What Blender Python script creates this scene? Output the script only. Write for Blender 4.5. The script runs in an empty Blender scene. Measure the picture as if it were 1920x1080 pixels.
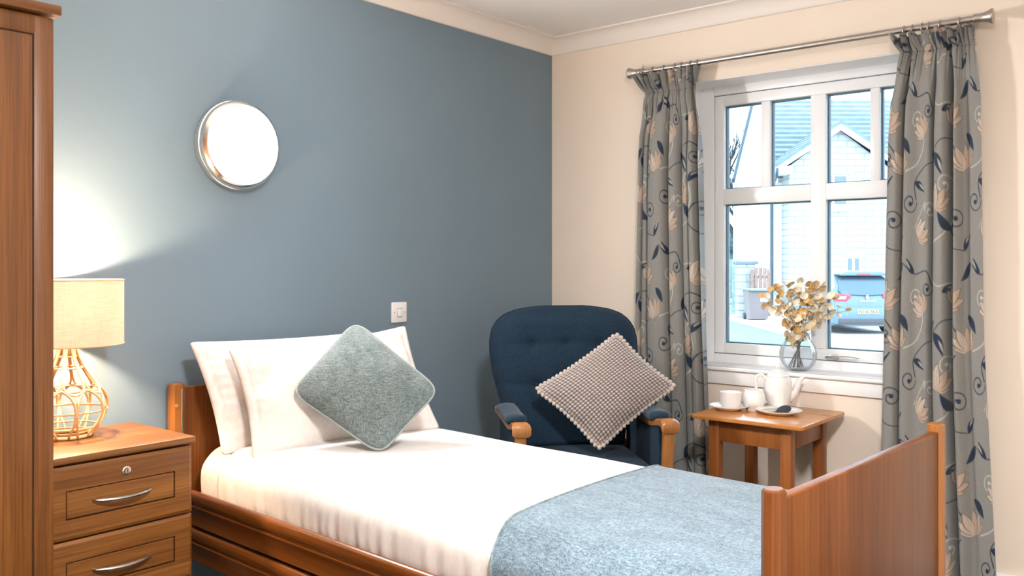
import bpy, bmesh, math, random
import numpy as np
from mathutils import Vector, Matrix

# ------------------------------------------------------------------ basics
C = bpy.context.scene.collection
PI = math.pi
R_ = math.radians
FZ = -0.185            # floor level in plan units
CAM = Vector((3.149, -4.143, 1.22))
FW = Vector((-0.640, 0.768, 0.0))     # camera looking direction (horizontal)
RT = Vector((0.768, 0.640, 0.0))
rng = random.Random(7)

def ext(X, T, Z):
    """a point outside, X metres to the right and T metres ahead in the street's own axes"""
    p = CAM + FW * T + RT * X
    return Vector((p.x, p.y, Z))

# ------------------------------------------------------------------ materials
def new_mat(name):
    m = bpy.data.materials.new(name); m.use_nodes = True
    nt = m.node_tree
    b = nt.nodes['Principled BSDF']
    return m, nt, b

def N(nt, typ, **kw):
    n = nt.nodes.new(typ)
    for k, v in kw.items():
        if hasattr(n, k) and k not in ('Scale', 'Detail'):
            try:
                setattr(n, k, v); continue
            except Exception: pass
        n.inputs[k].default_value = v
    return n

def col4(c): return (c[0], c[1], c[2], 1.0)

def ramp(nt, fac, stops):
    r = nt.nodes.new('ShaderNodeValToRGB')
    els = r.color_ramp.elements
    els[0].position = stops[0][0]; els[0].color = col4(stops[0][1])
    els[1].position = stops[-1][0]; els[1].color = col4(stops[-1][1])
    for p, c in stops[1:-1]:
        e = els.new(p); e.color = col4(c)
    nt.links.new(fac, r.inputs['Fac'])
    return r

def mapped(nt, scale, coord='Object', rot=(0, 0, 0)):
    tc = nt.nodes.new('ShaderNodeTexCoord')
    mp = nt.nodes.new('ShaderNodeMapping')
    mp.inputs['Scale'].default_value = scale
    mp.inputs['Rotation'].default_value = rot
    nt.links.new(tc.outputs[coord], mp.inputs['Vector'])
    return mp

def mixrgb(nt, a, b, fac, blend='MIX'):
    m = nt.nodes.new('ShaderNodeMix'); m.data_type = 'RGBA'; m.blend_type = blend
    for i, v in ((6, a), (7, b)):
        if hasattr(v, 'links') or hasattr(v, 'is_output'): nt.links.new(v, m.inputs[i])
        else: m.inputs[i].default_value = col4(v)
    if isinstance(fac, (int, float)): m.inputs[0].default_value = fac
    else: nt.links.new(fac, m.inputs[0])
    return m.outputs[2]

def bump(nt, b, height, strength, dist=0.002):
    bp = nt.nodes.new('ShaderNodeBump')
    bp.inputs['Strength'].default_value = strength
    bp.inputs['Distance'].default_value = dist
    nt.links.new(height, bp.inputs['Height'])
    nt.links.new(bp.outputs['Normal'], b.inputs['Normal'])

def wood(name, dark, mid, light, axis='Z', rough=0.38, fine=1.0, spec=0.5):
    m, nt, b = new_mat(name)
    ai = 'XYZ'.index(axis)
    s1 = [9.0] * 3; s1[ai] = 0.55
    s2 = [210.0] * 3; s2[ai] = 3.0
    n1 = N(nt, 'ShaderNodeTexNoise', Scale=1.6, Detail=5.0, Roughness=0.62, Distortion=0.5)
    nt.links.new(mapped(nt, s1).outputs[0], n1.inputs['Vector'])
    n2 = N(nt, 'ShaderNodeTexNoise', Scale=1.0, Detail=3.0, Roughness=0.6)
    nt.links.new(mapped(nt, s2).outputs[0], n2.inputs['Vector'])
    r1 = ramp(nt, n1.outputs['Fac'], [(0.30, dark), (0.5, mid), (0.70, light)])
    r2 = ramp(nt, n2.outputs['Fac'], [(0.30, (0.46, 0.42, 0.38)), (0.58, (1.08, 1.08, 1.08))])
    c = mixrgb(nt, r1.outputs[0], r2.outputs[0], 0.75 * fine, 'MULTIPLY')
    nt.links.new(c, b.inputs['Base Color'])
    b.inputs['Roughness'].default_value = rough
    b.inputs['Specular IOR Level'].default_value = spec
    bump(nt, b, n2.outputs['Fac'], 0.08, 0.001)
    return m

def plain(name, c, rough=0.5, metal=0.0, var=0.04, scale=30.0, bmp=0.0, bscale=200.0, spec=0.5, bdist=0.001):
    m, nt, b = new_mat(name)
    n = N(nt, 'ShaderNodeTexNoise', Scale=scale, Detail=3.0)
    nt.links.new(mapped(nt, (1, 1, 1)).outputs[0], n.inputs['Vector'])
    lo = tuple(x * (1 - var) for x in c); hi = tuple(min(1, x * (1 + var)) for x in c)
    r = ramp(nt, n.outputs['Fac'], [(0.3, lo), (0.7, hi)])
    nt.links.new(r.outputs[0], b.inputs['Base Color'])
    b.inputs['Roughness'].default_value = rough
    b.inputs['Metallic'].default_value = metal
    b.inputs['Specular IOR Level'].default_value = spec
    if bmp:
        n2 = N(nt, 'ShaderNodeTexNoise', Scale=bscale, Detail=2.0)
        nt.links.new(mapped(nt, (1, 1, 1)).outputs[0], n2.inputs['Vector'])
        bump(nt, b, n2.outputs['Fac'], bmp, bdist)
    return m

def cloth(name, c1, c2, scale=120.0, bmp=0.4, sheen=0.2, stretch=(1, 1, 1), contrast=(0.35, 0.65), big=0.0, bdist=0.002, c3=None):
    m, nt, b = new_mat(name)
    n = N(nt, 'ShaderNodeTexNoise', Scale=scale, Detail=4.0, Roughness=0.7)
    nt.links.new(mapped(nt, stretch).outputs[0], n.inputs['Vector'])
    stops = [(contrast[0], c1), (contrast[1], c2)]
    if c3: stops = [(contrast[0], c1), ((contrast[0] + contrast[1]) / 2, c2), (contrast[1], c3)]
    r = ramp(nt, n.outputs['Fac'], stops)
    c = r.outputs[0]
    if big:
        nb = N(nt, 'ShaderNodeTexNoise', Scale=7.0, Detail=5.0, Roughness=0.65)
        nt.links.new(mapped(nt, (1, 2.2, 1)).outputs[0], nb.inputs['Vector'])
        rb = ramp(nt, nb.outputs['Fac'], [(0.3, (1 - big,) * 3), (0.7, (1, 1, 1))])
        c = mixrgb(nt, c, rb.outputs[0], 1.0, 'MULTIPLY')
    nt.links.new(c, b.inputs['Base Color'])
    b.inputs['Roughness'].default_value = 0.9
    b.inputs['Specular IOR Level'].default_value = 0.15
    b.inputs['Sheen Weight'].default_value = sheen
    b.inputs['Sheen Roughness'].default_value = 0.5
    bump(nt, b, n.outputs['Fac'], bmp, bdist)
    return m

def chenille(name, c1, c2, s1=(60, 420, 60), s2=(420, 60, 420), big=0.25, bmp=0.9):
    m, nt, b = new_mat(name)
    n1 = N(nt, 'ShaderNodeTexNoise', Scale=1.0, Detail=3.0, Roughness=0.6); nt.links.new(mapped(nt, s1).outputs[0], n1.inputs['Vector'])
    n2 = N(nt, 'ShaderNodeTexNoise', Scale=1.0, Detail=3.0, Roughness=0.6); nt.links.new(mapped(nt, s2).outputs[0], n2.inputs['Vector'])
    mx = nt.nodes.new('ShaderNodeMath'); mx.operation = 'MAXIMUM'
    nt.links.new(n1.outputs[0], mx.inputs[0]); nt.links.new(n2.outputs[0], mx.inputs[1])
    r = ramp(nt, mx.outputs[0], [(0.44, c1), (0.68, c2)])
    nb = N(nt, 'ShaderNodeTexNoise', Scale=9.0, Detail=5.0, Roughness=0.65); nt.links.new(mapped(nt, (1, 2.2, 1)).outputs[0], nb.inputs['Vector'])
    rb = ramp(nt, nb.outputs['Fac'], [(0.3, (1 - big,) * 3), (0.7, (1.06,) * 3)])
    c = mixrgb(nt, r.outputs[0], rb.outputs[0], 1.0, 'MULTIPLY')
    nt.links.new(c, b.inputs['Base Color'])
    b.inputs['Roughness'].default_value = 0.9; b.inputs['Specular IOR Level'].default_value = 0.15
    b.inputs['Sheen Weight'].default_value = 0.2; b.inputs['Sheen Roughness'].default_value = 0.5
    bump(nt, b, mx.outputs[0], bmp, 0.003)
    return m

def emis(name, c, s):
    m, nt, b = new_mat(name)
    b.inputs['Base Color'].default_value = (0.8, 0.8, 0.8, 1)
    b.inputs['Emission Color'].default_value = col4(c)
    b.inputs['Emission Strength'].default_value = s
    return m

def pane_glass(name, tint=(0.96, 0.985, 1.0), strength=1.0):
    m = bpy.data.materials.new(name); m.use_nodes = True
    nt = m.node_tree; nt.nodes.clear()
    out = nt.nodes.new('ShaderNodeOutputMaterial')
    tr = nt.nodes.new('ShaderNodeBsdfTransparent'); tr.inputs[0].default_value = col4(tint)
    gl = nt.nodes.new('ShaderNodeBsdfGlossy'); gl.inputs['Roughness'].default_value = 0.01
    fr = nt.nodes.new('ShaderNodeFresnel'); fr.inputs[0].default_value = 1.45
    mx = nt.nodes.new('ShaderNodeMixShader')
    mu = nt.nodes.new('ShaderNodeMath'); mu.operation = 'MULTIPLY'; mu.inputs[1].default_value = strength
    nt.links.new(fr.outputs[0], mu.inputs[0])
    nt.links.new(mu.outputs[0], mx.inputs[0]); nt.links.new(tr.outputs[0], mx.inputs[1]); nt.links.new(gl.outputs[0], mx.inputs[2])
    nt.links.new(mx.outputs[0], out.inputs[0])
    return m

M = {}
# room
M['blue_wall'] = plain('blue_wall_paint', (0.170, 0.240, 0.303), 0.55, var=0.02, scale=3, bmp=0.06, bscale=350, spec=0.35)
M['cream_wall'] = plain('cream_wall_paint', (0.82, 0.73, 0.635), 0.75, var=0.015, scale=3, bmp=0.06, bscale=350, spec=0.2)
M['ceiling'] = plain('ceiling_paint', (0.87, 0.855, 0.845), 0.85, var=0.01, scale=3, spec=0.15)
M['cornice'] = plain('cornice_paint', (0.82, 0.78, 0.745), 0.7, var=0.01, scale=3, spec=0.2)
M['white_trim'] = plain('white_gloss_paint', (0.88, 0.885, 0.90), 0.35, var=0.01, scale=5)
M['upvc'] = plain('white_upvc', (0.89, 0.92, 0.96), 0.3, var=0.01, scale=5)
M['gasket'] = plain('grey_gasket', (0.10, 0.17, 0.23), 0.6)
M['pane'] = pane_glass('window_glass')
M['carpet'] = cloth('carpet_pile', (0.022, 0.024, 0.028), (0.055, 0.06, 0.066), 300, 0.8, 0.1)
# wood
M['oak_z'] = wood('oak_upright_grain', (0.1062, 0.0353, 0.0063), (0.1637, 0.0585, 0.0114), (0.2218, 0.0857, 0.0177), 'Z', 0.42)
M['oak_y'] = wood('oak_cross_grain', (0.1153, 0.0406, 0.0080), (0.1823, 0.0688, 0.0150), (0.2451, 0.1002, 0.0238), 'Y', 0.38)
M['oak_x'] = wood('oak_front_grain', (0.131, 0.0540, 0.0173), (0.206, 0.0915, 0.0323), (0.277, 0.1335, 0.0510), 'X', 0.42)
M['groove'] = plain('dark_wood_groove', (0.05, 0.02, 0.008), 0.6)
M['bed_z'] = wood('cherry_upright_grain', (0.0843, 0.0225, 0.0037), (0.1314, 0.0386, 0.0074), (0.1637, 0.0541, 0.0111), 'Z', 0.34, 0.9, 0.28)
M['bed_x'] = wood('cherry_long_grain', (0.1326, 0.0377, 0.0056), (0.1989, 0.0598, 0.0101), (0.2387, 0.0786, 0.0157), 'X', 0.26, 0.6)
M['bed_post'] = wood('cherry_post_grain', (0.2028, 0.0703, 0.0132), (0.2730, 0.0999, 0.0211), (0.3276, 0.1258, 0.0297), 'Z', 0.30, 0.6)
M['table_lit_x'] = wood('table_top_grain_lit', (0.40, 0.155, 0.036), (0.52, 0.215, 0.056), (0.60, 0.27, 0.078), 'X', 0.22, 0.6)  # top lighter than the legs: window reflections put into the wood colour
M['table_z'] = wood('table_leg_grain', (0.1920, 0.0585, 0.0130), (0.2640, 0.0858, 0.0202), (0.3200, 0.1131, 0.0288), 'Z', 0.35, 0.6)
M['chair_wood'] = wood('chair_beech', (0.2448, 0.0986, 0.0279), (0.3240, 0.1360, 0.0403), (0.3744, 0.1700, 0.0527), 'Z', 0.3, 0.5)
# metal etc
M['chrome'] = plain('polished_chrome', (0.90, 0.86, 0.82), 0.22, 1.0, var=0.01)
M['nickel'] = plain('brushed_nickel', (0.55, 0.53, 0.50), 0.28, 1.0, var=0.03)
M['steel'] = plain('pole_steel', (0.50, 0.46, 0.43), 0.36, 1.0, var=0.03)
M['dark_plastic'] = plain('dark_grey_plastic', (0.05, 0.05, 0.055), 0.5)
M['white_plastic'] = plain('white_plastic', (0.80, 0.80, 0.82), 0.35, var=0.01)
M['grey_plastic'] = plain('grey_plastic', (0.45, 0.45, 0.47), 0.4)
# textiles
M['linen'] = cloth('white_cotton', (0.63, 0.585, 0.56), (0.69, 0.65, 0.625), 60, 0.08, 0.1, bdist=0.001)
M['sheet'] = cloth('white_sheet', (0.62, 0.585, 0.565), (0.68, 0.65, 0.635), 30, 0.05, 0.1, stretch=(3, 1, 1), bdist=0.001)
M['throw'] = chenille('blue_chenille', (0.092, 0.145, 0.190), (0.25, 0.345, 0.425), (70, 330, 70), (260, 90, 260), 0.28)
M['throw_hem'] = cloth('blue_hem_stitch', (0.08, 0.12, 0.14), (0.21, 0.28, 0.31), 70, 0.8, 0.2)
M['cushion'] = chenille('sage_chenille', (0.070, 0.102, 0.108), (0.225, 0.265, 0.262), (60, 60, 360), (330, 330, 50), 0.22)
M['piping'] = cloth('grey_piping', (0.22, 0.27, 0.27), (0.30, 0.34, 0.33), 200, 0.4, 0.2)
M['navy'] = cloth('navy_upholstery', (0.005, 0.014, 0.028), (0.015, 0.035, 0.062), 260, 0.5, 0.03, bdist=0.0015)
M['shade'] = None
M['china'] = plain('white_china', (0.82, 0.815, 0.815), 0.12, var=0.005)
M['tan_petal'] = plain('tan_petal', (0.70, 0.48, 0.23), 0.8, var=0.25, scale=90)
M['cream_petal'] = plain('cream_petal', (0.84, 0.77, 0.62), 0.8, var=0.10, scale=90)
M['stem'] = plain('dry_stem', (0.14, 0.11, 0.075), 0.8, var=0.2)
M['rattan'] = plain('rattan_cane', (0.66, 0.42, 0.20), 0.5, var=0.15, scale=60)

def attr_cloth(name, attr, scale=400, bmp=0.3):
    m, nt, b = new_mat(name)
    a = nt.nodes.new('ShaderNodeAttribute'); a.attribute_name = attr
    n = N(nt, 'ShaderNodeTexNoise', Scale=scale, Detail=2.0)
    nt.links.new(mapped(nt, (1, 1, 0.25)).outputs[0], n.inputs['Vector'])
    r = ramp(nt, n.outputs['Fac'], [(0.3, (0.88,) * 3), (0.7, (1,) * 3)])
    c = mixrgb(nt, a.outputs['Color'], r.outputs[0], 1.0, 'MULTIPLY')
    nt.links.new(c, b.inputs['Base Color'])
    b.inputs['Roughness'].default_value = 0.7
    b.inputs['Specular IOR Level'].default_value = 0.3
    b.inputs['Sheen Weight'].default_value = 0.15
    bump(nt, b, n.outputs['Fac'], bmp, 0.0006)
    return m
M['curtain'] = attr_cloth('printed_curtain_cloth', 'print')
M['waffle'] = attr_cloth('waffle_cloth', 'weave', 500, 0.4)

def shade_mat():
    m = bpy.data.materials.new('linen_lampshade'); m.use_nodes = True
    nt = m.node_tree; nt.nodes.clear()
    out = nt.nodes.new('ShaderNodeOutputMaterial')
    d = nt.nodes.new('ShaderNodeBsdfDiffuse'); t = nt.nodes.new('ShaderNodeBsdfTranslucent')
    mx = nt.nodes.new('ShaderNodeMixShader'); mx.inputs[0].default_value = 0.64
    w = [N(nt, 'ShaderNodeTexNoise', Scale=1.0, Detail=2.0) for _ in range(2)]
    nt.links.new(mapped(nt, (30, 30, 420)).outputs[0], w[0].inputs['Vector'])
    nt.links.new(mapped(nt, (420, 420, 20)).outputs[0], w[1].inputs['Vector'])
    c = mixrgb(nt, ramp(nt, w[0].outputs[0], [(0.3, (0.62, 0.55, 0.48)), (0.7, (0.72, 0.65, 0.58))]).outputs[0],
               ramp(nt, w[1].outputs[0], [(0.3, (0.90,) * 3), (0.7, (1,) * 3)]).outputs[0], 1.0, 'MULTIPLY')
    nt.links.new(c, d.inputs[0]); nt.links.new(c, t.inputs[0])
    nt.links.new(d.outputs[0], mx.inputs[1]); nt.links.new(t.outputs[0], mx.inputs[2])
    nt.links.new(mx.outputs[0], out.inputs[0])
    return m
M['shade'] = shade_mat()

def vase_glass():
    m = bpy.data.materials.new('ribbed_clear_glass'); m.use_nodes = True
    nt = m.node_tree; nt.nodes.clear()
    out = nt.nodes.new('ShaderNodeOutputMaterial')
    tr = nt.nodes.new('ShaderNodeBsdfTransparent'); tr.inputs[0].default_value = (0.98, 0.992, 1, 1)
    gl = nt.nodes.new('ShaderNodeBsdfGlossy'); gl.inputs['Roughness'].default_value = 0.03
    tl = nt.nodes.new('ShaderNodeBsdfTranslucent'); tl.inputs[0].default_value = (0.86, 0.95, 1, 1)
    lw = nt.nodes.new('ShaderNodeLayerWeight'); lw.inputs[0].default_value = 0.15
    m1 = nt.nodes.new('ShaderNodeMixShader'); m2 = nt.nodes.new('ShaderNodeMixShader'); m1.inputs[0].default_value = 0.07
    nt.links.new(tr.outputs[0], m1.inputs[1]); nt.links.new(tl.outputs[0], m1.inputs[2])
    mu = nt.nodes.new('ShaderNodeMath'); mu.operation = 'MULTIPLY'; mu.inputs[1].default_value = 0.55; nt.links.new(lw.outputs['Fresnel'], mu.inputs[0]); nt.links.new(mu.outputs[0], m2.inputs[0]); nt.links.new(m1.outputs[0], m2.inputs[1]); nt.links.new(gl.outputs[0], m2.inputs[2])
    nt.links.new(m2.outputs[0], out.inputs[0])
    return m
M['vase'] = vase_glass()

# ------------------------------------------------------------------ mesh helpers
def props(o, label=None, cat=None, group=None, kind=None):
    if label: o['label'] = label
    if cat: o['category'] = cat
    if group: o['group'] = group
    if kind: o['kind'] = kind
    return o

def empty(name, loc=(0, 0, 0), rz=0.0, label=None, cat=None, group=None):
    o = bpy.data.objects.new(name, None); C.objects.link(o)
    o.empty_display_size = 0.1
    o.location = loc; o.rotation_euler = (0, 0, rz)
    return props(o, label, cat, group)

class B:
    """collects shapes, then links them as one mesh object"""
    def __init__(s): s.bm = bmesh.new()
    def box(s, x0, x1, y0, y1, z0, z1, bev=0.0, seg=2, mi=0, mat=None):
        r = bmesh.ops.create_cube(s.bm, size=1.0)
        vs = r['verts']
        for v in vs:
            v.co = Vector((x0 + (v.co.x + .5) * (x1 - x0), y0 + (v.co.y + .5) * (y1 - y0), z0 + (v.co.z + .5) * (z1 - z0)))
        fs = list({f for v in vs for f in v.link_faces})
        for f in fs: f.material_index = mi
        if bev > 0:
            es = list({e for v in vs for e in v.link_edges})
            r2 = bmesh.ops.bevel(s.bm, geom=es, offset=bev, segments=seg, profile=0.5, affect='EDGES', clamp_overlap=True)
            vs = list({v for f in r2['faces'] for v in f.verts} | {v for v in vs if v.is_valid})
            for v in vs:
                for f in v.link_faces: f.material_index = mi
        if mat is not None:
            for v in vs: v.co = mat @ v.co
        return s
    def prism(s, poly, axis, a, b, bev=0.0, mi=0, seg=2):
        """poly: 2D outline in the two other axes, pushed from a to b along axis"""
        ax = 'XYZ'.index(axis); o = [i for i in range(3) if i != ax]
        def mk(p, t):
            v = [0, 0, 0]; v[o[0]] = p[0]; v[o[1]] = p[1]; v[ax] = t
            return s.bm.verts.new(v)
        A = [mk(p, a) for p in poly]; Bv = [mk(p, b) for p in poly]
        n = len(poly); fs = [s.bm.faces.new(A), s.bm.faces.new(Bv[::-1])]
        for i in range(n):
            fs.append(s.bm.faces.new((A[i], Bv[i], Bv[(i + 1) % n], A[(i + 1) % n])))
        for f in fs: f.material_index = mi
        if bev > 0:
            es = list({e for f in fs for e in f.edges})
            r = bmesh.ops.bevel(s.bm, geom=es, offset=bev, segments=seg, profile=0.5, affect='EDGES', clamp_overlap=True)
            for f in r['faces']: f.material_index = mi
        return s
    def tube(s, pts, r, n=8, closed=False, mi=0, flat=1.0, up=None):
        pts = [Vector(p) for p in pts]; k = len(pts)
        rad = r if hasattr(r, '__len__') else [r] * k
        tans = []
        for i in range(k):
            a = pts[(i - 1) % k] if closed or i > 0 else pts[i]
            b = pts[(i + 1) % k] if closed or i < k - 1 else pts[i]
            t = (b - a); tans.append(t.normalized() if t.length > 1e-9 else Vector((0, 0, 1)))
        u = Vector(up) if up else Vector((0, 0, 1))
        if abs(u.dot(tans[0])) > 0.95: u = Vector((1, 0, 0))
        u = (u - tans[0] * u.dot(tans[0])).normalized()
        rings = []
        for i in range(k):
            u = (u - tans[i] * u.dot(tans[i])).normalized()
            w = tans[i].cross(u)
            rings.append([s.bm.verts.new(pts[i] + (u * math.cos(2 * PI * j / n) * flat + w * math.sin(2 * PI * j / n)) * rad[i]) for j in range(n)])
        m = k if closed else k - 1
        for i in range(m):
            a, b = rings[i], rings[(i + 1) % k]
            sh = 0
            if closed and i == k - 1:
                sh = min(range(n), key=lambda q: (b[q].co - a[0].co).length)
            for j in range(n):
                f = s.bm.faces.new((a[j], a[(j + 1) % n], b[(j + 1 + sh) % n], b[(j + sh) % n])); f.material_index = mi
        if not closed:
            s.bm.faces.new(rings[0][::-1]).material_index = mi
            s.bm.faces.new(rings[-1]).material_index = mi
        return s
    def lathe(s, prof, n=32, c=(0, 0, 0), mi=0, closed=False, ripple=None, axis='Z'):
        rings = []
        def P(x, y, z):
            if axis == 'Z': return Vector((c[0] + x, c[1] + y, c[2] + z))
            if axis == 'X': return Vector((c[0] + z, c[1] + x, c[2] + y))
            return Vector((c[0] + y, c[1] + z, c[2] + x))
        for (r, z) in prof:
            if r < 1e-6: rings.append([s.bm.verts.new(P(0, 0, z))])
            else:
                rings.append([s.bm.verts.new(P(r * (ripple(2 * PI * j / n, z) if ripple else 1) * math.cos(2 * PI * j / n),
                                               r * (ripple(2 * PI * j / n, z) if ripple else 1) * math.sin(2 * PI * j / n), z)) for j in range(n)])
        prs = list(zip(rings[:-1], rings[1:]))
        if closed: prs.append((rings[-1], rings[0]))
        for a, b in prs:
            for j in range(n):
                j2 = (j + 1) % n
                if len(a) == 1 and len(b) == 1: continue
                if len(a) == 1: f = s.bm.faces.new((a[0], b[j2], b[j]))
                elif len(b) == 1: f = s.bm.faces.new((a[j], a[j2], b[0]))
                else: f = s.bm.faces.new((a[j], a[j2], b[j2], b[j]))
                f.material_index = mi
        return s
    def grid(s, rows, closed_v=False, mi=0, cap=False):
        """rows: list of lists of points"""
        vs = [[s.bm.verts.new(p) for p in row] for row in rows]
        for a, b in zip(vs[:-1], vs[1:]):
            k = len(a)
            for j in range(k if closed_v else k - 1):
                s.bm.faces.new((a[j], a[(j + 1) % k], b[(j + 1) % k], b[j])).material_index = mi
        if cap:
            s.bm.faces.new(vs[0][::-1]).material_index = mi; s.bm.faces.new(vs[-1]).material_index = mi
        return s
    def ball(s, c, r, sc=(1, 1, 1), n=12, mi=0, rot=None):
        q = bmesh.ops.create_uvsphere(s.bm, u_segments=n, v_segments=max(6, n * 2 // 3), radius=r)
        for v in q['verts']:
            p = Vector((v.co.x * sc[0], v.co.y * sc[1], v.co.z * sc[2]))
            if rot is not None: p = rot @ p
            v.co = p + Vector(c)
        for f in {f for v in q['verts'] for f in v.link_faces}: f.material_index = mi
        return s
    def done(s, name, mats, parent=None, smooth=40, weld=0.0, mat=None, normals=True):
        if weld: bmesh.ops.remove_doubles(s.bm, verts=s.bm.verts, dist=weld)
        if normals: bmesh.ops.recalc_face_normals(s.bm, faces=s.bm.faces)
        me = bpy.data.meshes.new(name); s.bm.to_mesh(me); s.bm.free()
        for m in (mats if isinstance(mats, (list, tuple)) else [mats]): me.materials.append(m)
        if smooth:
            me.polygons.foreach_set('use_smooth', [True] * len(me.polygons))
            if smooth < 180: me.set_sharp_from_angle(angle=R_(smooth))
        o = bpy.data.objects.new(name, me); C.objects.link(o)
        if parent is not None: o.parent = parent
        if mat is not None: o.matrix_local = mat
        return o

def copy_tree(o, parent=None):
    c = o.copy(); C.objects.link(c)
    if parent is not None: c.parent = parent
    for ch in list(o.children): copy_tree(ch, c)
    return c

def smoothstep(a, b, x):
    t = np.clip((x - a) / (b - a), 0, 1); return t * t * (3 - 2 * t)

def catmull(pts, n=8):
    pts = [Vector(p) for p in pts]; out = []
    for i in range(len(pts) - 1):
        p0 = pts[max(i - 1, 0)]; p1 = pts[i]; p2 = pts[i + 1]; p3 = pts[min(i + 2, len(pts) - 1)]
        for k in range(n):
            t = k / n
            out.append(0.5 * ((2 * p1) + (p2 - p0) * t + (2 * p0 - 5 * p1 + 4 * p2 - p3) * t * t + (3 * p1 - p0 - 3 * p2 + p3) * t ** 3))
    out.append(pts[-1]); return out

# ------------------------------------------------------------------ room shell
ROOM_X, ROOM_Y, CEIL = 4.35, -5.35, 2.515
WX0, WX1, WZ0, WZ1, WD = 0.86, 2.155, 0.684, 2.157, 0.18     # window opening
TH = 0.30
def shell(name, bld, m, label, cat):
    return props(bld.done(name, m, smooth=0), label, cat, kind='structure')

b = B()
b.box(-TH, ROOM_X + TH, ROOM_Y - TH, TH, FZ - 0.1, FZ)
shell('floor', b, M['carpet'], 'dark grey carpeted floor under the bed', 'floor')
b = B(); b.box(-TH, ROOM_X + TH, ROOM_Y - TH, TH, CEIL, CEIL + 0.12)
shell('ceiling', b, M['ceiling'], 'plain off-white ceiling above the cornice', 'ceiling')
b = B(); b.box(-TH, 0, ROOM_Y - TH, TH, FZ, CEIL)
shell('wall_left', b, M['blue_wall'], 'slate blue feature wall behind the bed', 'wall')
b = B()
b.box(0, WX0, 0, TH, FZ, CEIL); b.box(WX1, ROOM_X + TH, 0, TH, FZ, CEIL)
b.box(WX0, WX1, 0, TH, WZ1, CEIL); b.box(WX0, WX1, 0, TH, FZ, WZ0)
shell('wall_window', b, M['cream_wall'], 'cream wall holding the window', 'wall')
b = B(); b.box(ROOM_X, ROOM_X + TH, ROOM_Y - TH, 0, FZ, CEIL)
shell('wall_right', b, M['cream_wall'], 'cream wall to the right of the window wall', 'wall')
b = B(); b.box(0, ROOM_X, ROOM_Y - TH, ROOM_Y, FZ, CEIL)
shell('wall_back', b, M['cream_wall'], 'cream wall opposite the window', 'wall')

# cornice: coved profile run round the room (d = out from wall, z)
def cove(d0=0.09, drop=0.085):
    p = [(0, CEIL), (0, CEIL - drop), (0.008, CEIL - drop)]
    for k in range(0, 9):
        a = k / 8 * PI / 2
        p.append((0.012 + (d0 - 0.020) * (1 - math.cos(a)), CEIL - drop + 0.004 + (drop - 0.012) * math.sin(a)))
    p += [(d0, CEIL - 0.008), (d0, CEIL)]
    return p
cp = cove()
def cornice(name, kind, label):
    b = B(); n = len(cp); rows = []
    for d, z in cp:
        if kind == 'left': rows.append([(d, ROOM_Y + d, z), (d, -d, z)])
        elif kind == 'window': rows.append([(d, -d, z), (ROOM_X - d, -d, z)])
        elif kind == 'right': rows.append([(ROOM_X - d, -d, z), (ROOM_X - d, ROOM_Y + d, z)])
        else: rows.append([(d, ROOM_Y + d, z), (ROOM_X - d, ROOM_Y + d, z)])
    b.grid(rows)
    o = b.done(name, M['cornice'], smooth=50)
    props(o, label, 'cornice', kind='structure')
cornice('trim_1', 'left', 'white coved cornice along the top of the blue wall')
cornice('trim_2', 'window', 'white coved cornice along the top of the window wall')
cornice('trim_3', 'right', 'white coved cornice along the top of the right wall')
cornice('trim_4', 'back', 'white coved cornice along the top of the back wall')

def skirting(name, x0, x1, y0, y1, label):
    b = B(); b.box(x0, x1, y0, y1, FZ, FZ + 0.12, 0.006)
    props(b.done(name, M['white_trim']), label, 'skirting board', kind='structure')
skirting('baseboard_window', 0.016, ROOM_X, -0.016, 0, 'white skirting board below the window wall')
skirting('baseboard_left', 0, 0.016, ROOM_Y, 0, 'white skirting board below the blue wall')

# ------------------------------------------------------------------ window (in the reveal)
FY = WD                        # front face of the outer frame
win = empty('window_1', (0, 0, 0)); props(win, 'white framed casement window with six panes between the curtains', 'window', kind='structure')
SX0, SX1, SZ0, SZ1 = 0.943, 2.072, 0.744, 2.109
b = B()
b.box(WX0, SX0, FY, FY + 0.07, WZ0, WZ1, 0.004); b.box(SX1, WX1, FY, FY + 0.07, WZ0, WZ1, 0.004)
b.box(SX0, SX1, FY, FY + 0.07, SZ1, WZ1, 0.004); b.box(SX0, SX1, FY, FY + 0.07, WZ0, SZ0, 0.004)
b.done('window_frame', M['upvc'], win)
b = B(); g = 0.0035
b.box(SX0 - g, SX1 + g, FY + 0.012, FY + 0.03, SZ0 - g, SZ0 + g); b.box(SX0 - g, SX1 + g, FY + 0.012, FY + 0.03, SZ1 - g, SZ1 + g)
b.box(SX0 - g, SX0 + g, FY + 0.012, FY + 0.03, SZ0, SZ1); b.box(SX1 - g, SX1 + g, FY + 0.012, FY + 0.03, SZ0, SZ1)
b.done('seal', M['gasket'], win)
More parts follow.
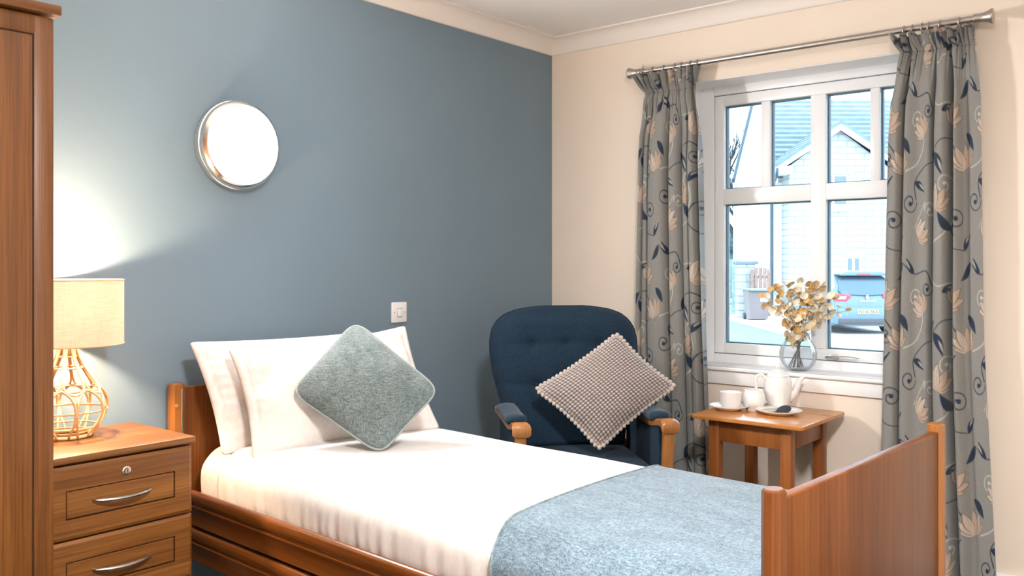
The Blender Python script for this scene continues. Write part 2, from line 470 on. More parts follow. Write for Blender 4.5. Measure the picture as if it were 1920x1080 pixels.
# sash members
PX = [(1.000, 1.207), (1.254, 1.466), (1.542, 1.752), (1.797, 2.010)]
LX = [(1.000, 1.466), (1.542, 2.010)]
TZ0, TZ1, LZ0, LZ1 = 1.612, 2.050, 0.801, 1.531
gp = 0.004
b = B()
y0, y1 = FY + 0.002, FY + 0.060
b.box(SX0 + gp, 1.0, y0, y1, SZ0 + gp, SZ1 - gp, 0.004); b.box(2.010, SX1 - gp, y0, y1, SZ0 + gp, SZ1 - gp, 0.004)
b.box(1.0, 2.010, y0, y1, SZ0 + gp, LZ0, 0.004); b.box(1.0, 2.010, y0, y1, TZ1, SZ1 - gp, 0.004)
b.box(1.466, 1.542, y0 - 0.001, y1, LZ0, TZ1, 0.004)
b.box(1.0, 1.466, y0, y1, LZ1, TZ0, 0.004); b.box(1.542, 2.010, y0, y1, LZ1, TZ0, 0.004)
b.box(1.207, 1.254, y0 + 0.003, y1, TZ0, TZ1, 0.004); b.box(1.752, 1.797, y0 + 0.003, y1, TZ0, TZ1, 0.004)
b.done('sash', M['upvc'], win)
def pane(x0, x1, z0, z1):
    b = B()
    d = 0.006; ya, yb = FY + 0.030, FY + 0.058
    b.box(x0, x0 + d, ya, yb, z0, z1); b.box(x1 - d, x1, ya, yb, z0, z1)
    b.box(x0 + d, x1 - d, ya, yb, z1 - d, z1); b.box(x0 + d, x1 - d, ya, yb, z0, z0 + d)
    p = b.done('glazing_seal', M['gasket'], win, smooth=0)
    b = B(); b.box(x0 + d, x1 - d, FY + 0.045, FY + 0.049, z0 + d, z1 - d)
    b.done('pane', M['pane'], p, smooth=0)
for x0, x1 in PX: pane(x0, x1, TZ0, TZ1)
for x0, x1 in LX: pane(x0, x1, LZ0, LZ1)
b = B()
b.box(1.545, 1.605, FY - 0.010, FY + 0.004, 0.752, 0.776, 0.004)
b.tube([(1.562, FY - 0.012, 0.764), (1.562, FY - 0.034, 0.766)], 0.008, 10)
b.tube(catmull([(1.555, FY - 0.034, 0.764), (1.60, FY - 0.038, 0.772), (1.66, FY - 0.040, 0.776), (1.715, FY - 0.042, 0.772)], 4), [0.010] * 5 + [0.008] * 4 + [0.0055] * 4, 8, flat=0.6)
b.done('window_handle', M['nickel'], win)
# reveal lining, sill, apron
b = B()
b.box(WX0 - 0.001, WX0 + 0.004, 0.0, FY, WZ0, WZ1); b.box(WX1 - 0.004, WX1 + 0.001, 0.0, FY, WZ0, WZ1)
b.box(WX0, WX1, 0.0, FY, WZ1 - 0.004, WZ1 + 0.001)
b.done('trim_5', M['white_trim'], smooth=0); props(bpy.data.objects['trim_5'], 'white lining of the window recess', 'window lining', kind='structure')
b = B(); b.box(WX0 - 0.06, WX1 + 0.06, -0.035, 0.0, 0.682, 0.700, 0.005); b.box(WX0 + 0.004, WX1 - 0.004, -0.02, FY, 0.684, 0.700, 0.003)
props(b.done('trim_6', M['white_trim']), 'white window sill board carrying the glass vase', 'window sill', kind='structure')
b = B(); b.box(WX0 - 0.04, WX1 + 0.04, -0.016, 0.0, 0.613, 0.682, 0.003)
props(b.done('trim_7', M['white_trim']), 'white apron board beneath the window sill', 'window apron', kind='structure')

# ------------------------------------------------------------------ wardrobe
w = empty('wardrobe', (0.31, -3.59, FZ), 0, 'tall wooden wardrobe with framed doors beside the bedside cabinet', 'wardrobe')
ox, oy = 0.31, -3.59
def wl(x): return x - ox
b = B(); b.box(wl(0.025), wl(0.576), -0.527, 0.526, 0.06, 2.083, 0.002); b.box(wl(0.05), wl(0.54), -0.51, 0.51, 0, 0.06)
b.done('carcass', M['oak_z'], w)
b = B(); b.box(wl(0.02), wl(0.622), -0.545, 0.541, 2.087, 2.117, 0.006)
b.done('top_board', M['oak_y'], w)
def wardrobe_door(y0, y1, hy):
    z0, z1 = 0.07, 2.083; st = 0.055; xf = wl(0.602); xb = wl(0.580)
    b = B()
    # frame with a chamfered outside edge and a grooved panel
    b.box(xb, xf, y0, y0 + st, z0, z1, 0.007, 2); b.box(xb, xf, y1 - st, y1, z0, z1, 0.007, 2)
    b.box(xb, xf - 0.0002, y0 + st - 0.008, y1 - st + 0.008, z1 - st, z1, 0.007, 2); b.box(xb, xf - 0.0002, y0 + st - 0.008, y1 - st + 0.008, z0, z0 + st, 0.007, 2)
    b.box(xb, xf - 0.007, y0 + st - 0.005, y1 - st + 0.005, z0 + st - 0.005, z1 - st + 0.005, mi=1)
    b.box(xb + 0.004, xf - 0.001, y0 + st + 0.002, y1 - st - 0.002, z0 + st + 0.002, z1 - st - 0.002, 0.0055, 2)
    d = b.done('door', [M['oak_z'], M['groove']], w)
    hb = B(); hb.tube(catmull([(xf - 0.002, hy, 0.95), (xf + 0.022, hy, 0.985), (xf + 0.028, hy, 1.03), (xf + 0.022, hy, 1.075), (xf - 0.002, hy, 1.11)], 5), 0.006, 8)
    hb.done('handle', M['nickel'], d)
wardrobe_door(0.003, 0.528, 0.06); wardrobe_door(-0.528, -0.003, -0.06)

# ------------------------------------------------------------------ bedside cabinet
n0x, n0y = 0.27, -2.81
ns = empty('bedside_cabinet', (n0x, n0y, FZ), 0, 'wooden bedside cabinet with three drawers carrying the lit lamp', 'bedside cabinet')
Zf = -FZ
b = B(); b.box(0.085 - n0x, 0.448 - n0x, -0.226, 0.236, 0.05, 0.634 + Zf, 0.002); b.box(0.10 - n0x, 0.43 - n0x, -0.21, 0.22, 0, 0.05)
b.done('carcass', M['oak_z'], ns)
b = B(); b.box(0.066 - n0x, 0.488 - n0x, -0.242, 0.244, 0.634 + Zf, 0.655 + Zf, 0.004, 3)
b.done('top_board', M['oak_y'], ns)
def drawer(z0, z1, lock):
    xf = 0.470 - n0x; xb = 0.449 - n0x; ya, yb = -0.228, 0.238
    p0, p1, q0, q1 = ya + 0.062, yb - 0.060, z0 + 0.058, z1 - 0.073
    if not lock: q1 = z1 - 0.060
    b = B()
    b.box(xb, xf, ya, yb, q1, z1, 0.0); b.box(xb, xf, ya, yb, z0, q0, 0.0); b.box(xb, xf, ya, p0, q0, q1); b.box(xb, xf, p1, yb, q0, q1)
    bmesh.ops.remove_doubles(b.bm, verts=b.bm.verts, dist=1e-5)
    # chamfered edge round the front
    for v in b.bm.verts:
        if abs(v.co.x - xf) < 1e-6:
            pass
    b.box(xb, xf - 0.0045, p0 - 0.002, p1 + 0.002, q0 - 0.002, q1 + 0.002, mi=1)
    b.box(xb, xf - 0.0008, p0 + 0.0035, p1 - 0.0035, q0 + 0.0035, q1 - 0.0035, 0.003, 2)
    # bevel strip: sloping border
    e = 0.010
    for (A, Bq, Cq, D) in (((ya, z1), (yb, z1), (yb - e, z1 - e), (ya + e, z1 - e)), ((yb, z1), (yb, z0), (yb - e, z0 + e), (yb - e, z1 - e)),
                           ((yb, z0), (ya, z0), (ya + e, z0 + e), (yb - e, z0 + e)), ((ya, z0), (ya, z1), (ya + e, z1 - e), (ya + e, z0 + e))):
        pts = [(xf + 0.0003, *A), (xf + 0.0003, *Bq), (xf + 0.0045, *Cq), (xf + 0.0045, *D)]
        b.bm.faces.new([b.bm.verts.new(p) for p in pts])
    # raised face border between chamfer and panel
    xr = xf + 0.0045
    for (A0, A1, Z0_, Z1_) in ((ya + e, yb - e, q1, z1 - e), (ya + e, yb - e, z0 + e, q0), (ya + e, p0, q0, q1), (p1, yb - e, q0, q1)):
        b.box(xf - 0.002, xr, A0, A1, Z0_, Z1_)
    b.box(xf - 0.002, xr - 0.0012, p0 + 0.004, p1 - 0.004, q0 + 0.004, q1 - 0.004, 0.002, 2)
    d = b.done('drawer', [M['oak_y'], M['groove']], ns, smooth=0)
    zc = (q0 + q1) / 2 + 0.003; yc = (p0 + p1) / 2 - 0.002
    hb = B(); xr = xf + 0.0035
    pts = catmull([(xr, yc - 0.090, zc), (xr + 0.012, yc - 0.082, zc - 0.001), (xr + 0.026, yc - 0.045, zc - 0.003), (xr + 0.031, yc, zc - 0.004),
                   (xr + 0.026, yc + 0.045, zc - 0.003), (xr + 0.012, yc + 0.082, zc - 0.001), (xr, yc + 0.090, zc)], 5)
    k = len(pts); hb.tube(pts, [0.0035 + 0.0025 * math.sin(PI * i / (k - 1)) for i in range(k)], 8)
    hb.done('handle', M['nickel'], d)
    if lock:
        lb = B(); lb.lathe([(0, 0.010), (0.0075, 0.010), (0.009, 0.008), (0.010, 0.005), (0.0135, 0.004), (0.0145, 0.002), (0.0145, 0)], 20, (xf + 0.0035, yc + 0.012, z1 - 0.043), axis='X')
        lb.box(xf + 0.013, xf + 0.0145, yc + 0.0105, yc + 0.0135, z1 - 0.049, z1 - 0.037, mi=1)
        lb.done('lock', [M['chrome'], M['dark_plastic']], d)
drawer(0.407 + Zf, 0.624 + Zf, True); drawer(0.200 + Zf, 0.401 + Zf, False); drawer(-0.12 + Zf, 0.194 + Zf, False)

# ------------------------------------------------------------------ table lamp
LX_, LY_, LZ_ = 0.176, -2.841, 0.655
lamp = empty('table_lamp', (LX_, LY_, LZ_), 0.2, 'lit table lamp with woven cane base and cream drum shade on cabinet', 'lamp')
prof = [(0.0, 0.073), (0.02, 0.086), (0.05, 0.108), (0.085, 0.1225), (0.11, 0.124), (0.135, 0.114), (0.155, 0.099), (0.19, 0.073), (0.225, 0.050), (0.26, 0.033), (0.305, 0.0225)]
def lr(h): return float(np.interp(h, [p[0] for p in prof], [p[1] for p in prof]))
def lp(ph, h, dr=0): r = lr(h) + dr; return (r * math.cos(ph), r * math.sin(ph), h)
b = B(); nn = 8; tr = 0.0034
for i in range(nn):
    p0 = 2 * PI * (i + 0.5) / nn; hw = PI / nn
    # upper loop: two strands fall from the neck and meet in a U
    pts = []
    hs = np.concatenate([np.linspace(0.305, 0.175, 12), 0.175 - 0.030 * np.sin(np.linspace(0.12, 1, 10) * PI / 2)])
    def wd(h): return float(np.interp(h, [0.145, 0.146, 0.150, 0.158, 0.17, 0.19, 0.24, 0.305], [0.0, 0.18, 0.42, 0.68, 0.86, 0.94, 0.88, 0.55]))
    side = [lp(p0 + hw * wd(h), h, 0.002) for h in hs]; side2 = [lp(p0 - hw * wd(h), h, 0.002) for h in hs]
    b.tube(side + side2[::-1][1:], tr, 6)
    # lower arch: rises from the base ring and closes over
    p1 = 2 * PI * i / nn
    def wl_(h): return float(np.interp(h, [0.0, 0.05, 0.09, 0.12, 0.138, 0.150, 0.156, 0.160], [0.52, 0.90, 0.97, 0.88, 0.70, 0.42, 0.2, 0.0]))
    hs2 = np.concatenate([np.linspace(0.004, 0.12, 12), np.linspace(0.128, 0.160, 9)])
    a1 = [lp(p1 + hw * wl_(h), h) for h in hs2]; a2 = [lp(p1 - hw * wl_(h), h) for h in hs2]
    b.tube(a1 + a2[::-1][1:], tr * 1.15, 6)
for h, r in ((0.225, 0.0028), (0.155, 0.0032), (0.088, 0.0032), (0.262, 0.0024), (0.035, 0.003)):
    b.tube([lp(2 * PI * k / 40, h, -0.003) for k in range(40)], r, 6, closed=True)
b.tube([(0.073 * math.cos(2 * PI * k / 40), 0.073 * math.sin(2 * PI * k / 40), 0.006) for k in range(40)], 0.006, 8, closed=True)
b.tube([(0.066 * math.cos(2 * PI * k / 40), 0.066 * math.sin(2 * PI * k / 40), 0.018) for k in range(40)], 0.003, 6, closed=True)
b.done('cane_base', M['rattan'], lamp, smooth=180)
b = B(); b.lathe([(0, 0.305), (0.024, 0.305), (0.024, 0.325), (0.016, 0.33), (0.014, 0.40), (0, 0.40)], 20)
for k in range(3):
    a = 2 * PI * k / 3; b.tube([(0.014 * math.cos(a), 0.014 * math.sin(a), 0.37), (0.167 * math.cos(a), 0.167 * math.sin(a), 0.37)], 0.0015, 6)
b.done('lamp_holder', M['nickel'], lamp)
RS = 0.170
b = B(); zt, zb = 0.511, 0.302
b.lathe([(RS, zb), (RS, zt), (RS - 0.0015, zt), (RS - 0.0015, zb)], 64, closed=True)
sh = b.done('lamp_shade', M['shade'], lamp)
M['rim'] = cloth('rim_tape', (0.55, 0.40, 0.24), (0.62, 0.46, 0.29), 300, 0.3)
for z in (zt, zb):
    b = B(); b.tube([((RS - 0.0003) * math.cos(2 * PI * k / 64), (RS - 0.0003) * math.sin(2 * PI * k / 64), z) for k in range(64)], 0.0022, 6, closed=True)
    b.done('shade_rim', M['rim'], sh, smooth=180)
b = B(); b.lathe([(0, 0.485), (0.012, 0.482), (0.022, 0.47), (0.026, 0.453), (0.022, 0.435), (0.014, 0.41), (0.012, 0.40), (0, 0.40)], 20)
b.done('bulb', emis('warm_bulb_glow', (1.0, 0.78, 0.52), 60.0), lamp, smooth=180)

# ------------------------------------------------------------------ round wall light
wlgt = empty('wall_light', (0, -2.108, 1.692), 0, 'round glowing wall light with chrome rim on the blue wall', 'wall light')
b = B(); b.lathe([(0, 0), (0.176, 0), (0.178, 0.004), (0.178, 0.030), (0.172, 0.034), (0, 0.034)], 64, axis='X'); b.done('back_plate', M['chrome'], wlgt)
b = B(); b.lathe([(0.157, 0.030), (0.175, 0.030), (0.176, 0.052), (0.174, 0.058), (0.160, 0.070), (0.157, 0.069)], 72, axis='X', closed=True); b.done('rim', M['chrome'], wlgt)
b = B(); b.lathe([(0, 0.083), (0.06, 0.082), (0.11, 0.080), (0.144, 0.077), (0.155, 0.071), (0.1565, 0.064), (0.1565, 0.04), (0, 0.04)], 64, axis='X'); b.done('diffuser', emis('opal_diffuser', (1.0, 0.955, 0.91), 100.0), wlgt)

# invented ceiling fixture out of view, added as fill for the room
cl = empty('added_fill_light', (3.0, -3.35, CEIL), 0, 'added round fill light on the ceiling, out of view', 'ceiling light')
b = B(); b.lathe([(0, 0), (0.20, 0), (0.205, -0.03), (0.195, -0.05), (0.185, -0.05)], 48); b.done('rim', M['white_plastic'], cl)
b = B(); b.lathe([(0, -0.075), (0.08, -0.073), (0.15, -0.063), (0.184, -0.045), (0.184, -0.02)], 48); b.done('diffuser', emis('added_fill_diffuser', (1.0, 0.95, 0.905), 235.0), cl)

# ------------------------------------------------------------------ wall switch
sw = empty('wall_switch', (0, -1.217, 0.986), 0, 'white square wall switch on the blue wall above the pillows', 'switch')
b = B(); b.box(0, 0.012, -0.048, 0.048, -0.049, 0.049, 0.005, 3); b.done('plate', M['white_plastic'], sw)
b = B(); b.box(0.010, 0.017, -0.012, 0.012, -0.020, 0.018, 0.003); b.done('rocker', M['white_plastic'], sw)
b = B(); b.box(0.010, 0.0128, -0.016, 0.016, -0.024, 0.022, 0.001); b.done('rocker_surround', M['grey_plastic'], sw)
for s in (-1, 1):
    b = B(); b.lathe([(0, 0.0138), (0.0035, 0.0132), (0.004, 0.0115), (0.004, 0.010), (0, 0.010)], 12, (0, s * 0.034, 0), axis='X'); b.done('screw', M['nickel'], sw)

# ------------------------------------------------------------------ bed
BX, BY, BYAW = 0.047, -2.386, R_(-2.9)
bed = empty('bed', (BX, BY, FZ), BYAW, 'single wooden bed with solid headboard and footboard by the blue wall', 'bed')
BW, BL = 0.95, 2.397
def zz(z): return z - FZ
def post(x, y, top, ax, ay, mname):
    b = B(); zt = zz(top)
    c = 0.012
    poly = [(-ax / 2 + c, -ay / 2), (ax / 2 - c, -ay / 2), (ax / 2, -ay / 2 + c), (ax / 2, ay / 2 - c), (ax / 2 - c, ay / 2), (-ax / 2 + c, ay / 2), (-ax / 2, ay / 2 - c), (-ax / 2, -ay / 2 + c)]
    rows = []
    for zq, s in ((0, 1), (zt - 0.008, 1), (zt - 0.003, 0.93), (zt, 0.78)):
        rows.append([(x + p[0] * s, y + p[1] * s, zq) for p in poly])
    b.grid(rows, closed_v=True, cap=True)
    return b.done('post', M[mname], bed, smooth=30)
hp = post(0.0, 0.0, 0.772, 0.046, 0.056, 'bed_post'); post(0.0, BW, 0.772, 0.046, 0.056, 'bed_post')
post(BL, 0.0, 0.788, 0.040, 0.050, 'bed_z'); post(BL, BW, 0.788, 0.040, 0.050, 'bed_post')
b = B(); b.box(0.0235, 0.0265, 0.008, 0.014, zz(0.30), zz(0.752), 0.001); b.done('slot_strip', M['nickel'], hp)
b = B(); b.lathe([(0, 0.0265), (0.006, 0.026), (0.0065, 0.023), (0, 0.02)], 14, (0, -0.010, zz(0.69)), axis='X'); b.done('screw_cap', plain('wood_screw_cap', (0.45, 0.22, 0.08), 0.4), hp)
b = B(); b.box(-0.006, 0.016, 0.022, BW - 0.022, zz(0.20), zz(0.757), 0.004, 3); b.done('headboard', M['bed_z'], bed)
b = B(); b.box(BL - 0.013, BL + 0.013, 0.020, BW - 0.020, zz(0.10), zz(0.768), 0.004, 3); b.done('footboard', M['bed_z'], bed)
def rail_profile(z0, z1):
    h = z1 - z0; p = [(-0.013, z0), (0.016, z0), (0.016, z1 - 0.010)]
    for k in range(0, 9):
        a = k / 8 * PI
        p.append((0.0015 + 0.0165 * math.cos(a), z1 - 0.017 + 0.017 * math.sin(a)))
    p += [(-0.0165, z1 - 0.032), (-0.012, z1 - 0.040), (-0.008, z1 - 0.043), (-0.008, z1 - 0.049), (-0.0145, z1 - 0.051), (-0.0145, z1 - 0.056), (-0.0115, z1 - 0.060)]
    return p
def rail(y, z0, z1, flip):
    b = B(); p = rail_profile(zz(z0), zz(z1))
    p = [((-q[0] if flip else q[0]) + y, q[1]) for q in p]
    b.prism(p, 'X', 0.145, BL - 0.025)
    o = b.done('side_rail', M['bed_x'], bed, smooth=40)
    c = B(); c.box(0.128, 0.146, y - 0.015, y + 0.015, zz(z0), zz(z1) - 0.004, 0.003); c.done('end_cap', M['dark_plastic'], o)
for y, fl in ((-0.010, False), (BW + 0.010, True)):
    rail(y, 0.280, 0.397, fl); rail(y, 0.154, 0.266, fl)
b = B(); b.box(0.06, BL - 0.03, 0.035, BW - 0.035, zz(0.285), zz(0.325), 0.004); b.box(0.3, BL - 0.3, 0.15, BW - 0.15, zz(0.10), zz(0.284)); b.done('base_platform', M['dark_plastic'], bed)

MX0, MX1, MY0, MY1, MZ0, MZ1, MR = 0.105, 2.362, 0.036, 0.914, 0.327, 0.540, 0.085
def section(off, inset=0.0, zb0=None, zb1=None, na=9, ns_=8, nt=28):
    y0, y1, zt, r = MY0 - off + inset, MY1 + off - inset, MZ1 + off - inset, MR + off
    zl = MZ0 if zb0 is None else zb0; zr = MZ0 if zb1 is None else zb1
    pts = []
    for k in range(ns_): pts.append((y0, zl + (zt - r - zl) * k / ns_))
    for k in range(na): a = PI - k / na * PI / 2; pts.append((y0 + r + r * math.cos(a), zt - r + r * math.sin(a)))
    for k in range(nt): pts.append((y0 + r + (y1 - y0 - 2 * r) * k / nt, zt))
    for k in range(na): a = PI / 2 - k / na * PI / 2; pts.append((y1 - r + r * math.cos(a), zt - r + r * math.sin(a)))
    for k in range(ns_ + 1): pts.append((y1, zt - r + (zr - zt + r) * k / ns_))
    return pts
def shape_pt(x, y, z, amp, seed, cl=1.0):
    """crown on top, bulge and small pulls on the sides"""
    mid = (MY0 + MY1) / 2; hw = (MY1 - MY0) / 2
    t = max(0.0, min(1.0, (z - MZ0) / (MZ1 - MZ0)))
    top = smoothstep(MZ1 - 0.06, MZ1 - 0.005, z)
    q = max(0.0, 1 - ((y - mid) / hw) ** 2)
    z2 = z + top * (0.020 * q ** 0.8 * min(1, (x - MX0) / 0.25) + 0.002 * math.sin(x * 9 + seed) * math.sin(y * 7 + 1) * cl)
    side = (1 - top)
    sgn = -1 if y < mid else 1
    bulge = 0.012 * math.sin(PI * min(1, t * 1.05)) * side
    wr = amp * side * (1.15 - t) * (math.sin(x * 118 + seed + 3 * math.sin(x * 7)) * 0.42 + math.sin(x * 67 + 2 * seed + 12 * z) * 0.5 + 0.7 * max(0, math.sin(x * 31 + seed + 4 * z)) ** 8)
    return (x, y + sgn * (bulge + wr), z2)
def bed_cloth(name, x0n, x0f, x1, off, zb, amp, seed, m, dx=0.006, parent=None, thick=0.004):
    b = B(); rows = []
    sec = section(off, 0, zb, zb); secI = section(off - thick, 0, zb, zb)
    L = len(sec)
    nx = int((x1 - min(x0n, x0f)) / dx)
    for i in range(nx + 1):
        row = []
        for k, (y, z) in enumerate(sec):
            f = k / (L - 1); xs = x0n + (x0f - x0n) * f
            x = xs + (x1 - xs) * i / nx
            row.append(shape_pt(x, y, z, amp, seed))
        rows.append(row)
    # turned-under front edge
    under = []
    for k, (y, z) in enumerate(secI):
        f = k / (L - 1); xs = x0n + (x0f - x0n) * f
        under.append(shape_pt(xs + 0.002, y, z, amp, seed))
    b.grid([under] + rows)
    o = b.done(name, m, parent, smooth=180)
    return o, rows[0]
# mattress
b = B(); rows = []
xs = [MX0 + 0.045 * (1 - math.cos(k / 7 * PI / 2)) for k in range(7)] + list(np.arange(MX0 + 0.045, MX1 - 0.045, 0.02)) + [MX1 - 0.045 * (1 - math.cos((6 - k) / 7 * PI / 2)) for k in range(7)]
for x in xs:
    e = min(x - MX0, MX1 - x, 0.045); ins = 0.045 - math.sqrt(max(0, 0.045 ** 2 - (0.045 - e) ** 2))
    rows.append([shape_pt(x, y, z, 0.0035 if x < 0.4 else 0.0, 1.0, 1) for y, z in section(0, ins)])
b.grid(rows, closed_v=True, cap=True)
BEDM = Matrix.Translation((BX, BY, 0)) @ Matrix.Rotation(BYAW, 4, 'Z')
def on_bed(o): o.matrix_world = BEDM; return o
mt = on_bed(b.done('mattress', M['linen'], smooth=180))
props(mt, 'white mattress in fitted sheet showing at the headboard end of bed', 'mattress')
so, _ = bed_cloth('bed_sheet', 0.275, 0.27, 2.366, 0.007, 0.345, 0.0034, 2.3, M['sheet'])
on_bed(so); props(so, 'white cotton sheet tucked over the mattress from pillows to footboard', 'sheet')
to, edge = bed_cloth('throw_blanket', 1.640, 1.545, 2.369, 0.017, 0.350, 0.0010, 0.7, M['throw'])
on_bed(to); props(to, 'blue woven throw blanket across the foot end of the bed', 'blanket')
b = B(); ed = [Vector(p) for p in edge]
ins_ = []
for off in (0.0, 0.012):
    ins_.append([(p[0] + off, p[1] - (0.0012 if p[2] < MZ1 - 0.03 else 0), p[2] + (0.0015 if p[2] > MZ1 - 0.06 else 0)) for p in edge])
b.tube([(p[0] + 0.004, p[1], p[2] - 0.0005) for p in edge], 0.0042, 6)
b.done('hem', M['throw_hem'], to, smooth=180)

# ------------------------------------------------------------------ pillows and cushions from four corners
def wrk(seed):
    r = np.random.RandomState(seed)
    k = r.uniform(3, 11, (7, 2)) * r.choice([-1, 1], (7, 2)); ph = r.uniform(0, 6.28, 7)
    return lambda u, v: sum(np.sin(k[i, 0] * u + k[i, 1] * v + ph[i]) for i in range(7)) / 7
def pad(BLc, BRc, TRc, TLc, T, bow=0.06, n=40, wr=0.006, seed=1, rnd=10.0, p=2.6, q=0.55, back=0.8, disp=None, sag=0.0):
    """grid of points for front/back of a stuffed square; returns front rows, back rows"""
    c = [np.array(x, float) for x in (BLc, BRc, TRc, TLc)]
    nrm = np.cross(c[1] - c[0], c[3] - c[0]); nrm /= np.linalg.norm(nrm)
    f = wrk(seed); lin = np.linspace(-1, 1, n + 1)
    U, V = np.meshgrid(lin, lin)
    mxx = np.maximum(np.abs(U), np.abs(V)); s = np.where(mxx > 0, mxx / np.maximum((np.abs(U) ** rnd + np.abs(V) ** rnd) ** (1 / rnd), 1e-9), 1)
    s = 1 - (1 - s) * mxx ** 4
    U1, V1 = U * s, V * s
    Ue = U1 * (1 - bow * (1 - V1 ** 2)); Ve = V1 * (1 - bow * (1 - U1 ** 2)) - sag * (1 - U1 ** 2) * (V1 + 1) / 2
    a, bq = (Ue + 1) / 2, (Ve + 1) / 2
    P = ((1 - a) * (1 - bq))[..., None] * c[0] + (a * (1 - bq))[..., None] * c[1] + (a * bq)[..., None] * c[2] + ((1 - a) * bq)[..., None] * c[3]
    prof = (np.clip(1 - np.abs(U) ** p, 0, 1) * np.clip(1 - np.abs(V) ** p, 0, 1)) ** q
    edge = np.clip(1.25 - prof, 0, 1) * (prof > 0)
    w = wr * f(U * 1.0, V * 1.0) * edge
    hf = T / 2 * prof + w * np.minimum(prof * 4, 1)
    if disp is not None: hf = hf + disp(U, V) * np.minimum(prof * 3, 1)
    front = P + nrm * hf[..., None]; backp = P - nrm * (T / 2 * back * prof)[..., None]
    return front, backp, P, nrm
def border(P):
    n = P.shape[0] - 1
    return list(P[0, :-1]) + list(P[:-1, n]) + list(P[n, :0:-1]) + list(P[:0:-1, 0])
def make_pad(name, corners, m, **kw):
    F, K, P, nrm = pad(*corners, **kw)
    b = B()
    b.grid([[tuple(p) for p in r] for r in F]); b.grid([[tuple(p) for p in r] for r in K])
    o = b.done(name, m, smooth=180, weld=1e-5)
    return o, F, K, P, nrm
def seam(U, V): return -0.006 * np.exp(-((np.abs(U) - 0.925) / 0.012) ** 2) + 0.0011 * np.sin(V * 34 + 5 * U) * np.exp(-((np.abs(U) - 0.86) / 0.06) ** 2)
pil, F, K, P, nrm = make_pad('pillow', ((0.315, -2.362, 0.532), (0.40, -1.62, 0.552), (0.19, -1.555, 0.925), (0.145, -2.392, 0.932)), M['linen'], T=0.15, bow=0.045, wr=0.014, seed=3, rnd=40, n=110, p=2.0, q=0.62, disp=seam)
props(pil, 'white pillow against the headboard, mostly hidden behind the other pillow', 'pillow')
pil2, F, K, P, nrm = make_pad('pillow', ((0.462, -2.335, 0.532), (0.635, -1.575, 0.555), (0.352, -1.50, 0.955), (0.290, -2.325, 0.915)), M['linen'], T=0.165, bow=0.055, wr=0.016, seed=8, rnd=40, n=110, p=2.0, q=0.62, disp=seam, sag=0.05)
props(pil2, 'white pillow in front, touching the grey-blue cushion', 'pillow')

cu, F, K, P, nrm = make_pad('cushion', ((0.828, -2.068, 0.553), (0.858, -1.800, 0.757), (0.500, -1.905, 1.005), (0.485, -2.198, 0.757)), M['cushion'], T=0.155, bow=0.03, wr=0.008, seed=5, rnd=7, n=56, p=2.2)
props(cu, 'grey-blue woven square cushion leaning on the white pillows', 'cushion')
b = B(); b.tube([tuple(p) for p in border(P)], 0.0045, 6, closed=True); b.done('piping', M['piping'], cu, smooth=180)

# ------------------------------------------------------------------ armchair
ch = empty('armchair', (0.888, -0.972, FZ), R_(48), 'navy upholstered armchair with wooden arms in the room corner', 'armchair')
zf = -FZ
def back_w(z): return float(np.interp(z, [0.38, 0.50, 0.60, 0.70, 0.80, 0.86, 0.91, 0.95, 0.98, 1.000, 1.012, 1.016], [0.262, 0.285, 0.312, 0.338, 0.352, 0.352, 0.342, 0.318, 0.28, 0.225, 0.15, 0.10]))
btn = [(-0.16, 0.845), (0.0, 0.85), (0.16, 0.845), (-0.15, 0.665), (0.0, 0.67), (0.15, 0.665)]
zs = list(np.linspace(0.38, 0.94, 46)) + [0.955, 0.967, 0.977, 0.985, 0.992, 0.998, 1.004, 1.009, 1.013, 1.016]
as_ = np.linspace(-1, 1, 57)
def back_pt(a, z, front):
    wz = back_w(z); x = a * wz
    edge = (1 - abs(a) ** 5) ** 0.5
    tp = min(1.0, ((1.0175 - z) / 0.07)) ** 0.5; bt = min(1.0, (z - 0.379) / 0.03 + 0.3)
    th = (0.085 if front else 0.05) * edge * tp * bt
    if front:
        for bx, bz in btn:
            d2 = (x - bx) ** 2 + (z - bz) ** 2
            th -= 0.012 * math.exp(-d2 / (2 * 0.014 ** 2)) + 0.007 * math.exp(-d2 / (2 * 0.05 ** 2))
        for bz in (0.848, 0.668):
            if abs(x) < 0.33: th -= 0.0035 * math.exp(-(z - bz) ** 2 / (2 * 0.004 ** 2)) + 0.004 * math.exp(-(z - bz) ** 2 / (2 * 0.02 ** 2))
        th += 0.02 * (abs(a) ** 3) * (1 - abs(a) ** 6) * tp
    y = 0.235 + (z - 0.38) * 0.20 + (-th if front else th)
    return (x, y, z + zf)
b = B()
b.grid([[back_pt(a, z, True) for a in as_] for z in zs]); b.grid([[back_pt(a, z, False) for a in as_] for z in zs])
bk = b.done('backrest', M['navy'], ch, smooth=180, weld=1e-4)
